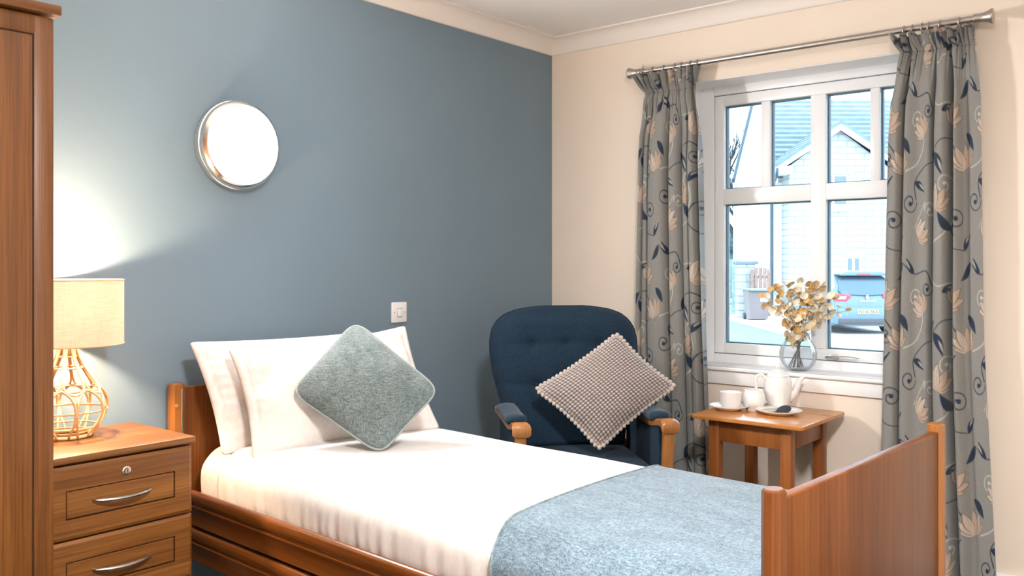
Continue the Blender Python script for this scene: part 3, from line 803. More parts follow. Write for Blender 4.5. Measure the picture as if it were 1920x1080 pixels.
# piping on the back's edge
b = B(); edge = [(-back_w(z), 0.235 + (z - 0.38) * 0.20, z + zf) for z in zs] + [(back_w(z), 0.235 + (z - 0.38) * 0.20, z + zf) for z in zs[::-1]]
b.tube(edge, 0.005, 6); b.done('piping', M['navy'], bk, smooth=180)
for bx, bz in btn:
    y = back_pt(bx / back_w(bz), bz, True)[1]
    b = B(); b.ball((bx, y - 0.002, bz + zf), 0.010, (1, 0.5, 1), 12); b.done('button', M['navy'], bk, smooth=180)
def slab(name, x0, x1, y0, y1, z0, z1, bev, m, seg=5, dome=0.0, parent=ch):
    b = B(); b.box(x0, x1, y0, y1, z0, z1, bev, seg)
    if dome:
        bmesh.ops.subdivide_edges(b.bm, edges=b.bm.edges, cuts=3, use_grid_fill=True)
        xm, ym = (x0 + x1) / 2, (y0 + y1) / 2
        for v in b.bm.verts:
            if v.co.z > (z0 + z1) / 2:
                v.co.z += dome * max(0, 1 - ((v.co.x - xm) / (x1 - x0) * 2) ** 2) * max(0, 1 - ((v.co.y - ym) / (y1 - y0) * 2) ** 2)
    return b.done(name, m, parent, smooth=180 if dome else 40)
slab('seat', -0.272, 0.272, -0.31, 0.28, 0.27 + zf, 0.385 + zf, 0.045, M['navy'], 5, 0.02)
slab('seat_frame', -0.275, 0.275, -0.285, 0.27, 0.20 + zf, 0.28 + zf, 0.012, M['navy'])
for s in (-1, 1):
    xo = 0.305 * s
    # wooden arm: runs forward, turns over into the front leg
    path = catmull([(xo, 0.30, 0.545 + zf), (xo, 0.15, 0.545 + zf), (xo, 0.0, 0.542 + zf), (xo, -0.13, 0.542 + zf), (xo, -0.225, 0.558 + zf), (xo, -0.300, 0.568 + zf), (xo, -0.335, 0.552 + zf)], 6)
    b = B(); rows = []
    for i, pnt in enumerate(path):
        f = i / (len(path) - 1); hw = 0.028 + 0.010 * smoothstep(0.6, 1.0, f); hh = 0.017 + 0.006 * float(smoothstep(0.7, 0.95, f))
        if i == len(path) - 1: hw *= 0.85; hh *= 0.8
        rows.append([(pnt.x + hw * cx, pnt.y, pnt.z + hh * cz) for cx, cz in ((-1, -.6), (-.7, -1), (.7, -1), (1, -.6), (1, .6), (.7, 1), (-.7, 1), (-1, .6))])
    b.grid(rows, closed_v=True, cap=True)
    arm = b.done('arm', M['chair_wood'], ch, smooth=50)
    b = B(); pts = catmull([(xo, -0.300, 0.56 + zf), (xo, -0.292, 0.45 + zf), (xo, -0.272, 0.30 + zf), (xo, -0.262, 0.15 + zf), (xo, -0.275, 0.0)], 5)
    b.grid([[(p.x + 0.022 * cx, p.y + 0.024 * cy, p.z) for cx, cy in ((-1, -.6), (-.6, -1), (.6, -1), (1, -.6), (1, .6), (.6, 1), (-.6, 1), (-1, .6))] for p in pts], closed_v=True, cap=True)
    b.done('leg', M['chair_wood'], ch, smooth=50)
    b = B(); pts = [(xo * 0.9, 0.27, 0.40 + zf), (xo * 0.9, 0.30, 0.20 + zf), (xo * 0.9, 0.36, 0.0)]
    b.grid([[(p[0] + 0.02 * cx, p[1] + 0.022 * cy, p[2]) for cx, cy in ((-1, -1), (1, -1), (1, 1), (-1, 1))] for p in pts], closed_v=True, cap=True)
    b.done('leg', M['chair_wood'], ch, smooth=30)
    # padded arm top and padded side
    b = B(); pts = catmull([(xo, 0.16, 0.576 + zf), (xo, 0.08, 0.580 + zf), (xo, -0.04, 0.576 + zf), (xo, -0.15, 0.576 + zf), (xo, -0.205, 0.584 + zf)], 5); k = len(pts)
    b.grid([[(p.x + 0.044 * cx * e_, p.y, p.z + 0.021 * cz * e_) for cx, cz in ((-1, -.5), (-.8, -.9), (.8, -.9), (1, -.5), (1, .4), (.75, .9), (0, 1.1), (-.75, .9), (-1, .4))]
            for i, p in enumerate(pts) for e_ in [min(1, 0.35 + 1.6 * math.sin(PI * (i + 0.4) / k))]], closed_v=True, cap=True)
    b.done('arm_pad', cloth('arm_pad_navy', (0.008, 0.022, 0.042), (0.022, 0.048, 0.078), 260, 0.5, 0.12), ch, smooth=60)
    b = B(); b.box(xo - 0.016 - 0.006 * s, xo + 0.016 - 0.006 * s, -0.235, 0.27, 0.23 + zf, 0.540 + zf, 0.010, 3); b.done('side_panel', M['navy'], ch)

# waffle cushion on the armchair
NC = 27
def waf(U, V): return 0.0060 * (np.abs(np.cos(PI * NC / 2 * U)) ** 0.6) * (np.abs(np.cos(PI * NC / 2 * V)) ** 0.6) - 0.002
wc_c = ((1.020, -1.012, 0.432), (1.214, -0.706, 0.686), (0.966, -0.790, 0.908), (0.740, -1.096, 0.672))
F, K, P, nrm = pad(*wc_c, T=0.15, bow=0.085, n=162, wr=0.008, seed=12, rnd=18, p=2.0, disp=waf)
b = B(); b.grid([[tuple(p) for p in r] for r in F]); b.grid([[tuple(p) for p in r] for r in K[::6, ::6]])
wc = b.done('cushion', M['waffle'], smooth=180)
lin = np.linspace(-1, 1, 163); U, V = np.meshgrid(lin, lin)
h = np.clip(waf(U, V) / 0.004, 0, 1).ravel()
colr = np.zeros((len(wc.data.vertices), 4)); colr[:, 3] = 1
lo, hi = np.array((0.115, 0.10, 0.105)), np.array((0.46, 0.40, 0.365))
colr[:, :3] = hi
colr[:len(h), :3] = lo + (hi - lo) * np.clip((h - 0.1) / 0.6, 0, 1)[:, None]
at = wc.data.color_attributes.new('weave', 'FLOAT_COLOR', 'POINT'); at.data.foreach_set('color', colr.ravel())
props(wc, 'taupe waffle cushion with scalloped edge on the armchair', 'cushion')
bd = [Vector(p) for p in border(P)]
L = [0.0]
for i in range(len(bd)): L.append(L[-1] + (bd[(i + 1) % len(bd)] - bd[i]).length)
cen = sum(bd, Vector()) / len(bd)
b = B(); cnt = 76
for k in range(cnt):
    d = L[-1] * k / cnt; i = max(j for j in range(len(bd)) if L[j] <= d)
    p = bd[i].lerp(bd[(i + 1) % len(bd)], (d - L[i]) / max(1e-9, L[i + 1] - L[i]))
    p = p + (p - cen).normalized() * 0.004
    b.ball(p, 0.0098, (1, 1, 1), 8)
b.tube([tuple(p) for p in bd[::3]], 0.005, 6, closed=True)
b.done('scalloped_trim', cloth('taupe_trim', (0.38, 0.33, 0.30), (0.50, 0.44, 0.40), 300, 0.6), wc, smooth=180)

# ------------------------------------------------------------------ side table
TX0, TX1, TY0, TY1, TZ = 1.200, 1.717, -0.556, -0.045, 0.543
tcx, tcy = (TX0 + TX1) / 2, (TY0 + TY1) / 2
tb = empty('side_table', (tcx, tcy, FZ), 0, 'small square wooden side table under the window with tea things', 'side table')
hx, hy = (TX1 - TX0) / 2, (TY1 - TY0) / 2
b = B(); c = 0.012
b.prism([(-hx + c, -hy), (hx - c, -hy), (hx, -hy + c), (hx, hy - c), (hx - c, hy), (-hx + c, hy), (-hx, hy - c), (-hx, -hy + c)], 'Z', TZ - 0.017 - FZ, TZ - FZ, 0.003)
b.done('table_top', M['table_lit_x'], tb)
lx, ly, ls = hx - 0.068, hy - 0.048, 0.048
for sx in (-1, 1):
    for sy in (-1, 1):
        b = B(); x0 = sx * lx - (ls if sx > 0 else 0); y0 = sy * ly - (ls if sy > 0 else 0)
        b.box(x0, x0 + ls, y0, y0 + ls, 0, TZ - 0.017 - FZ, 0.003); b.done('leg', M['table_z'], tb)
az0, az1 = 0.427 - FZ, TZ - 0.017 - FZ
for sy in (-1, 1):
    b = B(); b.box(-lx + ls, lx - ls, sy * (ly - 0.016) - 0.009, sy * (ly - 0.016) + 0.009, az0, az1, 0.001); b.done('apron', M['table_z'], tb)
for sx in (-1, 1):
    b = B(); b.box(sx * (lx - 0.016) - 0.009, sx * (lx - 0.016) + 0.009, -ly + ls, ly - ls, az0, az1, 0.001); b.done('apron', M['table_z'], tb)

# ------------------------------------------------------------------ tea things
def saucer(name, x, y, R, label, cat):
    b = B(); b.lathe([(0, 0.003), (R * .50, 0.003), (R * .56, 0.0), (R * .60, 0.0), (R * .64, 0.004), (R * .85, 0.012), (R, 0.0195), (R * 1.003, 0.021), (R * .99, 0.0218), (R * .84, 0.0155), (R * .62, 0.009), (R * .3, 0.0075), (0, 0.0075)], 48)
    o = b.done(name, M['china'], smooth=60); o.location = (x, y, TZ); return props(o, label, cat)
TEA_Y = -0.335
saucer('saucer', 1.282, TEA_Y, 0.089, 'white saucer under the teacup at the left of the table', 'saucer')
saucer('plate', 1.508, -0.300, 0.101, 'small white plate holding biscuits on the side table', 'plate')
cup = empty('teacup', (1.290, TEA_Y, TZ + 0.0080), R_(-40), 'white teacup standing on the saucer', 'teacup')
b = B(); b.lathe([(0, 0.004), (0.028, 0.004), (0.030, 0), (0.034, 0), (0.036, 0.004), (0.043, 0.012), (0.048, 0.03), (0.0495, 0.05), (0.050, 0.076), (0.0485, 0.0765), (0.0475, 0.05), (0.045, 0.03), (0.038, 0.012), (0, 0.009)], 40); b.done('cup_body', M['china'], cup, smooth=60)
b = B(); b.tube(catmull([(-0.046, 0, 0.062), (-0.058, 0, 0.066), (-0.072, 0, 0.058), (-0.074, 0, 0.042), (-0.064, 0, 0.026), (-0.043, 0, 0.018)], 6), 0.0048, 8); b.done('handle', M['china'], cup, smooth=180)
jug = empty('milk_jug', (1.372, -0.262, TZ), R_(-40), 'round white milk jug between the teacup and the teapot', 'jug')
b = B(); b.lathe([(0, 0.004), (0.028, 0.004), (0.030, 0), (0.035, 0), (0.034, 0.006), (0.044, 0.018), (0.052, 0.038), (0.053, 0.056), (0.048, 0.076), (0.0425, 0.088), (0.043, 0.094), (0.041, 0.0945), (0.0405, 0.088), (0.046, 0.075), (0.0505, 0.055), (0.049, 0.038), (0.04, 0.018), (0, 0.010)], 40); b.done('jug_body', M['china'], jug, smooth=60)
b = B(); b.tube(catmull([(-0.041, 0, 0.084), (-0.056, 0, 0.088), (-0.064, 0, 0.072), (-0.060, 0, 0.050), (-0.050, 0, 0.038)], 6), 0.0046, 8); b.done('handle', M['china'], jug, smooth=180)
pot = empty('teapot', (1.447, -0.165, TZ), R_(38), 'tall white china teapot at the back of the side table', 'teapot')
b = B(); b.lathe([(0, 0.004), (0.040, 0.004), (0.043, 0), (0.048, 0), (0.049, 0.006), (0.054, 0.03), (0.060, 0.07), (0.063, 0.10), (0.062, 0.125), (0.057, 0.142), (0.051, 0.152), (0.049, 0.155), (0, 0.155)], 44); b.done('pot_body', M['china'], pot, smooth=60)
b = B(); b.lathe([(0.052, 0.152), (0.053, 0.156), (0.047, 0.162), (0.034, 0.173), (0.018, 0.180), (0.008, 0.183), (0, 0.184)], 40)
lid = b.done('lid', M['china'], pot, smooth=60)
b = B(); b.lathe([(0.006, 0.181), (0.006, 0.187), (0.0125, 0.192), (0.0145, 0.199), (0.011, 0.206), (0, 0.209)], 24); b.done('knob', M['china'], lid, smooth=180)
b = B(); pts = catmull([(0.045, 0, 0.050), (0.072, 0, 0.072), (0.088, 0, 0.104), (0.100, 0, 0.132), (0.118, 0, 0.147)], 6); k = len(pts)
b.tube(pts, [0.026 - 0.0175 * (i / (k - 1)) ** 0.7 for i in range(k)], 16); b.done('spout', M['china'], pot, smooth=60)
b = B(); b.tube(catmull([(-0.055, 0, 0.140), (-0.075, 0, 0.158), (-0.098, 0, 0.150), (-0.104, 0, 0.120), (-0.096, 0, 0.080), (-0.076, 0, 0.045), (-0.052, 0, 0.030)], 6), 0.0068, 10); b.done('handle', M['china'], pot, smooth=180)
M['biscuit_w'] = plain('pale_biscuit', (0.50, 0.475, 0.42), 0.8, var=0.30, scale=160, bmp=0.8, bscale=250, bdist=0.003)
M['biscuit_d'] = plain('dark_biscuit', (0.018, 0.024, 0.040), 0.45, var=0.5, scale=200, bmp=1.0, bscale=240, bdist=0.003)
def biscuit(x, y, z, r, m, tilt, label):
    b = B(); b.lathe([(0, 0), (r * .8, 0), (r * .97, 0.003), (r, 0.006), (r * .96, 0.0095), (r * .75, 0.012), (r * .3, 0.0115), (0, 0.0112)], 32,
                     ripple=lambda a, zq: 1 + 0.02 * math.cos(14 * a))
    o = b.done('biscuit', m, smooth=60); o.location = (x, y, z); o.rotation_euler = tilt
    return props(o, label, 'biscuit', 'biscuits on the plate')
biscuit(1.472, -0.316, TZ + 0.0085, 0.036, M['biscuit_w'], (0, R_(-6), 0), 'pale round biscuit lying on the left of the plate')
biscuit(1.498, -0.272, TZ + 0.0085, 0.030, M['biscuit_w'], (R_(3), R_(0), 0), 'pale biscuit lying behind the other biscuits on plate')
biscuit(1.542, -0.318, TZ + 0.0205, 0.032, M['biscuit_d'], (R_(26), R_(-6), 0), 'dark chocolate biscuit leaning on the right of the plate')

# ------------------------------------------------------------------ vase with dried stems
VX, VY, VZ = 1.447, 0.072, 0.700
vs_ = B()
outer = [(0, 0), (0.045, 0.0), (0.056, 0.006), (0.074, 0.030), (0.086, 0.062), (0.087, 0.088), (0.078, 0.120), (0.062, 0.146), (0.052, 0.160), (0.052, 0.172), (0.060, 0.186)]
inner = [(0.057, 0.186), (0.049, 0.171), (0.049, 0.160), (0.059, 0.144), (0.075, 0.118), (0.084, 0.088), (0.083, 0.062), (0.070, 0.030), (0.050, 0.012), (0, 0.010)]
vs_.lathe(outer + inner, 72, ripple=lambda a, z: 1 + 0.016 * math.cos(18 * a) * min(1, z * 30))
vase = vs_.done('vase', M['vase'], smooth=180); vase.location = (VX, VY, VZ)
props(vase, 'ribbed clear glass vase on the window sill', 'vase')

def petal(b, c, r, nrm, mi, rg):
    nrm = nrm.normalized(); u = nrm.orthogonal().normalized(); w_ = nrm.cross(u); a0 = rg.uniform(0, 6.28)
    ring = []; mid = []
    el = rg.uniform(0.68, 0.95); cup_ = rg.uniform(0.15, 0.45) * r
    for k in range(9):
        a = 2 * PI * k / 9
        e = (u * math.cos(a + a0) + w_ * math.sin(a + a0) * el)
        ring.append(b.bm.verts.new(c + e * r + nrm * cup_ * (1 + 0.3 * math.sin(3 * a)))); mid.append(b.bm.verts.new(c + e * r * 0.55 + nrm * cup_ * 0.3))
    ce = b.bm.verts.new(c)
    for k in range(9):
        k2 = (k + 1) % 9
        b.bm.faces.new((ring[k], ring[k2], mid[k2], mid[k])).material_index = mi; b.bm.faces.new((mid[k], mid[k2], ce)).material_index = mi
rg = random.Random(21)
# targets: (right of vase, towards window, height above the sill) of each stem's tip
tips = [(-0.175, -0.02, 0.33, 'leftmost'), (-0.125, 0.04, 0.40, ''), (-0.085, -0.03, 0.30, ''), (-0.045, 0.045, 0.415, ''), (0.0, -0.045, 0.36, ''), (0.030, 0.04, 0.455, 'tallest'),
        (0.075, -0.03, 0.40, ''), (0.120, 0.035, 0.41, ''), (0.165, -0.02, 0.36, ''), (0.215, 0.0, 0.285, 'rightmost')]
names_ = ['dried stem reaching furthest left out of the glass vase', 'dried stem second from the left in the glass vase', 'short dried stem low on the left side of the vase', 'dried stem left of the middle, touching the curtain side of bunch',
          'dried stem with tan discs low in the middle of bunch', 'tallest dried stem, crossing the window bar above the vase', 'dried stem just right of the middle of the bunch', 'dried stem leaning right before the window bar',
          'dried stem second from the right in the glass vase', 'drooping dried stem reaching furthest right towards the parked car']
names_[3] = 'dried stem left of the middle, behind the low tan discs'
dirR = Vector((0.768, 0.640, 0)); dirF = Vector((-0.640, 0.768, 0))
for (tx, ty, tz, _), lab in zip(tips, names_):
    e = empty('dried_stem', (VX, VY, VZ + 0.012), 0, lab, 'dried flower stem', 'dried stems in the vase')
    base = dirR * (-tx * 0.20 + rg.uniform(-.012, .012)) + dirF * rg.uniform(-.015, .015) + Vector((0, 0, 0.003))
    neck = dirR * (tx * 0.14) + dirF * rg.uniform(-.018, .018) + Vector((0, 0, 0.160))
    tip = dirR * tx + dirF * ty * 0.8 + Vector((0, 0, tz - 0.012))
    mid = neck.lerp(tip, 0.5) + Vector((0, 0, 0.03)) - dirR * tx * 0.06
    pts = catmull([base, base.lerp(neck, 0.5), neck, mid, tip], 7); k = len(pts)
    b = B(); b.tube(pts, [0.0026 - 0.0016 * i / (k - 1) for i in range(k)], 6)
    pb = B()
    for q in range(19):
        f = 0.44 + 0.56 * (q + rg.random() * 0.8) / 19; i = min(k - 1, int(f * (k - 1)))
        p = pts[i]; off = (dirR * rg.uniform(-1, 1) + dirF * rg.uniform(-1, 1) * 0.7 + Vector((0, 0, rg.uniform(-0.5, 1.0)))).normalized() * rg.uniform(0.014, 0.042)
        b.tube([p, p + off * 0.6, p + off], 0.0008, 4)
        nr = (-dirF * rg.uniform(0.2, 1.0) + dirR * rg.uniform(-.8, .8) + Vector((0, 0, rg.uniform(-.5, .8))))
        petal(pb, p + off, rg.uniform(0.014, 0.0255), nr, 0 if rg.random() < 0.48 else 1, rg)
    b.done('stem', M['stem'], e, smooth=180)
    pb.done('petals', [M['tan_petal'], M['cream_petal']], e, smooth=180, normals=False)

# ------------------------------------------------------------------ curtain print: one repeat of the floral scroll, then cloth
TW, THt, RES = 0.44, 0.62, 0.00125
def make_print():
    nx, ny = int(TW / RES), int(THt / RES)
    gx, gy = np.meshgrid((np.arange(nx) + .5) * RES, (np.arange(ny) + .5) * RES)
    img = np.empty((ny, nx, 3)); img[:] = (0.235, 0.235, 0.228)
    def wrapd(x, y): return (gx - x + TW / 2) % TW - TW / 2, (gy - y + THt / 2) % THt - THt / 2
    def put(d, c, aa=0.0009):
        nonlocal img
        a = np.clip(0.5 - d / (2 * aa), 0, 1)[..., None]; img = img * (1 - a) + np.array(c) * a
    def stroke(pts, w0, w1, c):
        d = np.full((ny, nx), 9.0); k = len(pts) - 1
        for i in range(k):
            (x0, y0), (x1, y1) = pts[i], pts[i + 1]; mx, my = (x0 + x1) / 2, (y0 + y1) / 2
            dx, dy = wrapd(mx, my); ax, ay = x0 - mx, y0 - my; vx, vy = x1 - x0, y1 - y0
            t = np.clip(((dx - ax) * vx + (dy - ay) * vy) / max(1e-12, vx * vx + vy * vy), 0, 1)
            dd = np.hypot(dx - ax - t * vx, dy - ay - t * vy) - (w0 + (w1 - w0) * (i + t) / k) / 2
            d = np.minimum(d, dd)
        put(d, c)
    def leaf(x, y, ang, ln, wd, c, slit=None, bend=0.0):
        dx, dy = wrapd(x, y); ca, sa = math.cos(ang), math.sin(ang)
        u = (dx * ca + dy * sa) / ln; v = -dx * sa + dy * ca - bend * ln * (u * (1 - u)) * 4 * 0.25
        half = wd / 2 * np.sin(PI * np.clip(u, 0, 1) ** 0.75) ** 0.9
        d = np.where((u < 0) | (u > 1), 9, np.abs(v) - half); put(d, c)
        if slit is not None:
            d2 = np.where((u < 0.35) | (u > 0.92), 9, np.abs(v - 0.12 * wd) - 0.16 * wd * np.sin(PI * np.clip((u - 0.35) / 0.57, 0, 1))); put(d2, slit)
        return
    def spiral(x, y, r, turns, a0, sgn, w, c, ball=0.0, tail=None):
        pts = []
        for k in range(int(26 * turns) + 1):
            f = k / (26 * turns); a = a0 + sgn * 2 * PI * turns * f; rr = r * (1 - f) ** 0.8 + 0.004
            pts.append((x + rr * math.cos(a), y + rr * math.sin(a)))
        if tail: pts = tail + pts
        stroke(pts, w * 0.7, w, c)
        if ball: put(np.hypot(*wrapd(pts[-1][0], pts[-1][1])) - ball, c)
    navy, sage, cream, peach, line = (0.014, 0.028, 0.058), (0.52, 0.52, 0.46), (0.50, 0.42, 0.36), (0.44, 0.345, 0.275), (0.15, 0.12, 0.10)
    def flower(x, y, ang, s):
        for k, (da, l, w_) in enumerate(((-1.25, .70, .34), (1.2, .72, .34), (-.75, .95, .40), (.72, .98, .40), (-.25, 1.0, .44), (.28, 1.05, .42))):
            a = ang + da; c = cream if k % 2 else peach
            leaf(x, y, a, l * s * 1.06, w_ * s * 1.10, line, bend=0.25 * (1 if da > 0 else -1)); leaf(x, y, a, l * s, w_ * s * 0.95, c, bend=0.25 * (1 if da > 0 else -1))
            stroke([(x + math.cos(a) * s * q * l, y + math.sin(a) * s * q * l) for q in (0.1, 0.45, 0.75)], 0.0012, 0.0006, line)
        put(np.hypot(*wrapd(x, y)) - 0.10 * s, peach)
    def arc(pts, n=8): return [(p.x, p.y) for p in catmull([(a, b_, 0) for a, b_ in pts], n)]
    # pale scrolls
    stroke(arc([(0.02, 0.05), (0.08, 0.09), (0.12, 0.16), (0.11, 0.24)]), 0.004, 0.0035, sage); spiral(0.075, 0.245, 0.035, 1.3, 0, 1, 0.004, sage, 0.006)
    stroke(arc([(0.25, 0.30), (0.32, 0.33), (0.36, 0.40), (0.34, 0.47)]), 0.004, 0.0035, sage); spiral(0.308, 0.475, 0.032, 1.3, 0, 1, 0.004, sage, 0.006)
    stroke(arc([(0.16, 0.50), (0.10, 0.53), (0.04, 0.52), (0.0, 0.56)]), 0.0035, 0.003, sage)
    spiral(0.40, 0.16, 0.028, 1.2, PI, -1, 0.0035, sage, 0.005, arc([(0.30, 0.10), (0.34, 0.15), (0.37, 0.19)]))
    # navy vines
    vine = arc([(0.20, 0.02), (0.14, 0.035), (0.10, 0.09), (0.135, 0.15)]); stroke(vine, 0.003, 0.006, navy)
    spiral(0.165, 0.125, 0.034, 1.25, PI * 0.8, -1, 0.0055, navy, 0.0085)
    vine = arc([(0.42, 0.33), (0.36, 0.31), (0.30, 0.26), (0.31, 0.20)]); stroke(vine, 0.003, 0.006, navy)
    spiral(0.275, 0.19, 0.036, 1.25, 0, -1, 0.0055, navy, 0.0085)
    vine = arc([(0.02, 0.36), (0.06, 0.40), (0.13, 0.40), (0.17, 0.36)]); stroke(vine, 0.003, 0.0055, navy)
    spiral(0.14, 0.345, 0.030, 1.2, 0.2, -1, 0.005, navy, 0.008)
    vine = arc([(0.24, 0.60), (0.30, 0.56), (0.38, 0.57), (0.41, 0.52)]); stroke(vine, 0.003, 0.0055, navy)
    spiral(0.385, 0.51, 0.026, 1.2, 0.2, -1, 0.005, navy, 0.008)
    # leaves
    slit = (0.33, 0.34, 0.34)
    for (x, y, a, l, w_, s_) in ((0.10, 0.09, 2.3, 0.085, 0.034, None), (0.30, 0.26, -0.5, 0.075, 0.028, slit), (0.02, 0.36, -1.1, 0.090, 0.034, slit), (0.24, 0.60, -2.3, 0.085, 0.030, None),
                             (0.30, 0.56, 2.2, 0.070, 0.026, slit), (0.20, 0.02, 0.9, 0.070, 0.028, slit), (0.42, 0.33, 1.0, 0.085, 0.034, None), (0.11, 0.24, 0.7, 0.070, 0.028, slit),
                             (0.38, 0.05, 1.9, 0.080, 0.030, None), (0.06, 0.50, 0.2, 0.070, 0.026, slit), (0.22, 0.42, -0.9, 0.080, 0.030, None)):
        leaf(x, y, a, l, w_, navy, s_, bend=0.3)
    flower(0.215, 0.305, 1.9, 0.078); flower(0.03, 0.17, 1.2, 0.080); flower(0.36, 0.43, 2.3, 0.070); flower(0.12, 0.455, 1.0, 0.082); flower(0.33, 0.07, 0.6, 0.070)
    return img
PRINT = make_print()
def sample_print(u, v):
    ny, nx, _ = PRINT.shape
    u = u / 1.22; v = v / 1.22
    x = (u / RES) % nx; y = (v / RES) % ny
    x0 = np.floor(x).astype(int) % nx; y0 = np.floor(y).astype(int) % ny; fx = (x - np.floor(x))[..., None]; fy = (y - np.floor(y))[..., None]
    x1 = (x0 + 1) % nx; y1 = (y0 + 1) % ny
    return (PRINT[y0, x0] * (1 - fx) + PRINT[y0, x1] * fx) * (1 - fy) + (PRINT[y1, x0] * (1 - fx) + PRINT[y1, x1] * fx) * fy

def curtain(label, ztop, xt, xp, xm, xb, W, folds, amp, seed, tape, flat_from=2.0, uoff=0.0):
    """xt/xp/xm/xb = (left, right) at the top edge, at the tape, mid height and the hem"""
    root = empty('curtain', ((xm[0] + xm[1]) / 2, -0.10, FZ), 0, label, 'curtain', 'floral curtains at the window')
    ns_, nz = int(W / 0.0026), 620
    S, Zr = np.meshgrid(np.linspace(0, 1, ns_), np.linspace(0, 1, nz))
    H = ztop - (FZ + 0.012); D = Zr * H                   # distance down from the top edge
    xl = np.interp(D, [0, tape, tape + 0.22, H * .55, H], [xt[0], xp[0], xm[0] * .6 + xp[0] * .4, xm[0], xb[0]])
    xr = np.interp(D, [0, tape, tape + 0.22, H * .55, H], [xt[1], xp[1], xm[1] * .6 + xp[1] * .4, xm[1], xb[1]])
    r = np.random.RandomState(seed); ph = r.uniform(0, 6.28, 8)
    warp = 0.055 * np.sin(2 * PI * 1.3 * S + ph[0]) + 0.03 * np.sin(2 * PI * 2.9 * S + ph[1]) + 0.012 * np.sin(3 * D + ph[2]) * np.sin(PI * S)
    phase = 2 * PI * folds * (S + warp) + ph[3]
    env = 0.75 + 0.35 * np.sin(2 * PI * 1.7 * S + ph[4])
    env = env * (1 - 0.85 * smoothstep(flat_from, flat_from + 0.08, S))
    grow = smoothstep(tape - 0.01, tape + 0.40, D)
    A = amp * env * (0.30 + 0.70 * grow) * (1 + 0.12 * np.sin(1.7 * D + ph[5]))
    sn = 1 - 2 * (1 - np.abs(np.sin(phase / 2))) ** 1.6; yy = -A * sn
    bx = -np.sin(phase) * 0.55 * (xr - xl) / (2 * PI * folds) * env * (0.3 + 0.7 * grow)
    # gathers of the heading
    fine = 2 * PI * folds * 3.3 * (S + 0.5 * warp) + ph[6]
    hd = 1 - smoothstep(tape, tape + 0.16, D); up = 1 - smoothstep(0, tape, D)
    keep = 1 - 0.6 * smoothstep(flat_from, flat_from + 0.08, S)
    yy = yy + keep * (0.009 + 0.016 * up) * hd * np.sin(fine) * (1 + 0.4 * np.sin(7 * S + ph[7]))
    bx = bx + keep * 0.006 * hd * np.sin(2 * fine + 1) + keep * 0.012 * up * np.sin(fine * 0.5 + 2)
    yy = yy - 0.008 * np.exp(-((D - tape) / 0.006) ** 2) * 0 + 0.012 * np.exp(-((D - tape) / 0.018) ** 2)
    X = xl + (xr - xl) * S + bx; Y = np.clip(yy, -0.075, 0.082)
    Zc = ztop - D + keep * 0.007 * up * np.sin(fine * 0.5) - FZ - (up * 0.02 * smoothstep(0.0, 1, 1 - up))
    co = np.stack([X - root.location.x, Y, Zc], -1).reshape(-1, 3)
    cols = np.ones((ns_ * nz, 4)); cols[:, :3] = sample_print((S * W + uoff).ravel(), (H - D).ravel() + uoff * 0.7)
    st = (np.abs(D - tape) < 0.0016).ravel(); cols[st, :3] *= 0.7
    me = bpy.data.meshes.new('fabric'); idx = np.arange(ns_ * nz).reshape(nz, ns_)
    quads = np.stack([idx[:-1, :-1], idx[1:, :-1], idx[1:, 1:], idx[:-1, 1:]], -1).reshape(-1, 4)
    me.vertices.add(len(co)); me.vertices.foreach_set('co', co.ravel())
    me.loops.add(quads.size); me.loops.foreach_set('vertex_index', quads.ravel().astype(np.int32))
    me.polygons.add(len(quads)); me.polygons.foreach_set('loop_start', np.arange(0, quads.size, 4, dtype=np.int32)); me.polygons.foreach_set('loop_total', np.full(len(quads), 4, dtype=np.int32))
    me.update(calc_edges=True); me.polygons.foreach_set('use_smooth', np.ones(len(quads), dtype=bool))
    a = me.color_attributes.new('print', 'FLOAT_COLOR', 'POINT'); a.data.foreach_set('color', cols.ravel())
    me.materials.append(M['curtain'])
    o = bpy.data.objects.new('fabric', me); C.objects.link(o); o.parent = root
    return root
PY, PZ = -0.092, 2.232
def ring(root, x):
    b = B(); R = 0.0215
    b.tube([(x - root.location.x, PY - root.location.y + R * math.cos(2 * PI * k / 24), PZ - 0.006 - FZ + R * math.sin(2 * PI * k / 24)) for k in range(24)], 0.0032, 6, closed=True)
    b.ball((x - root.location.x, PY - root.location.y, PZ - 0.034 - FZ), 0.006, n=8)
    b.done('ring', M['steel'], root, smooth=180)
lc = curtain('grey floral curtain on the left of the window, behind the armchair', 2.212, (0.640, 1.010), (0.700, 0.985), (0.640, 1.045), (0.640, 1.085), 0.78, 5.2, 0.050, 4, 0.105)
for x in (0.675, 0.735, 0.800, 0.865, 0.905, 0.955, 0.995): ring(lc, x)
rc = curtain('grey floral curtain on the right of the window, behind the footboard', 2.208, (1.948, 2.262), (1.975, 2.268), (1.915, 2.300), (1.890, 2.350), 0.80, 4.4, 0.064, 9, 0.080, 0.74, 0.13)
for x in (1.985, 2.02, 2.06, 2.085, 2.13, 2.205): ring(rc, x)

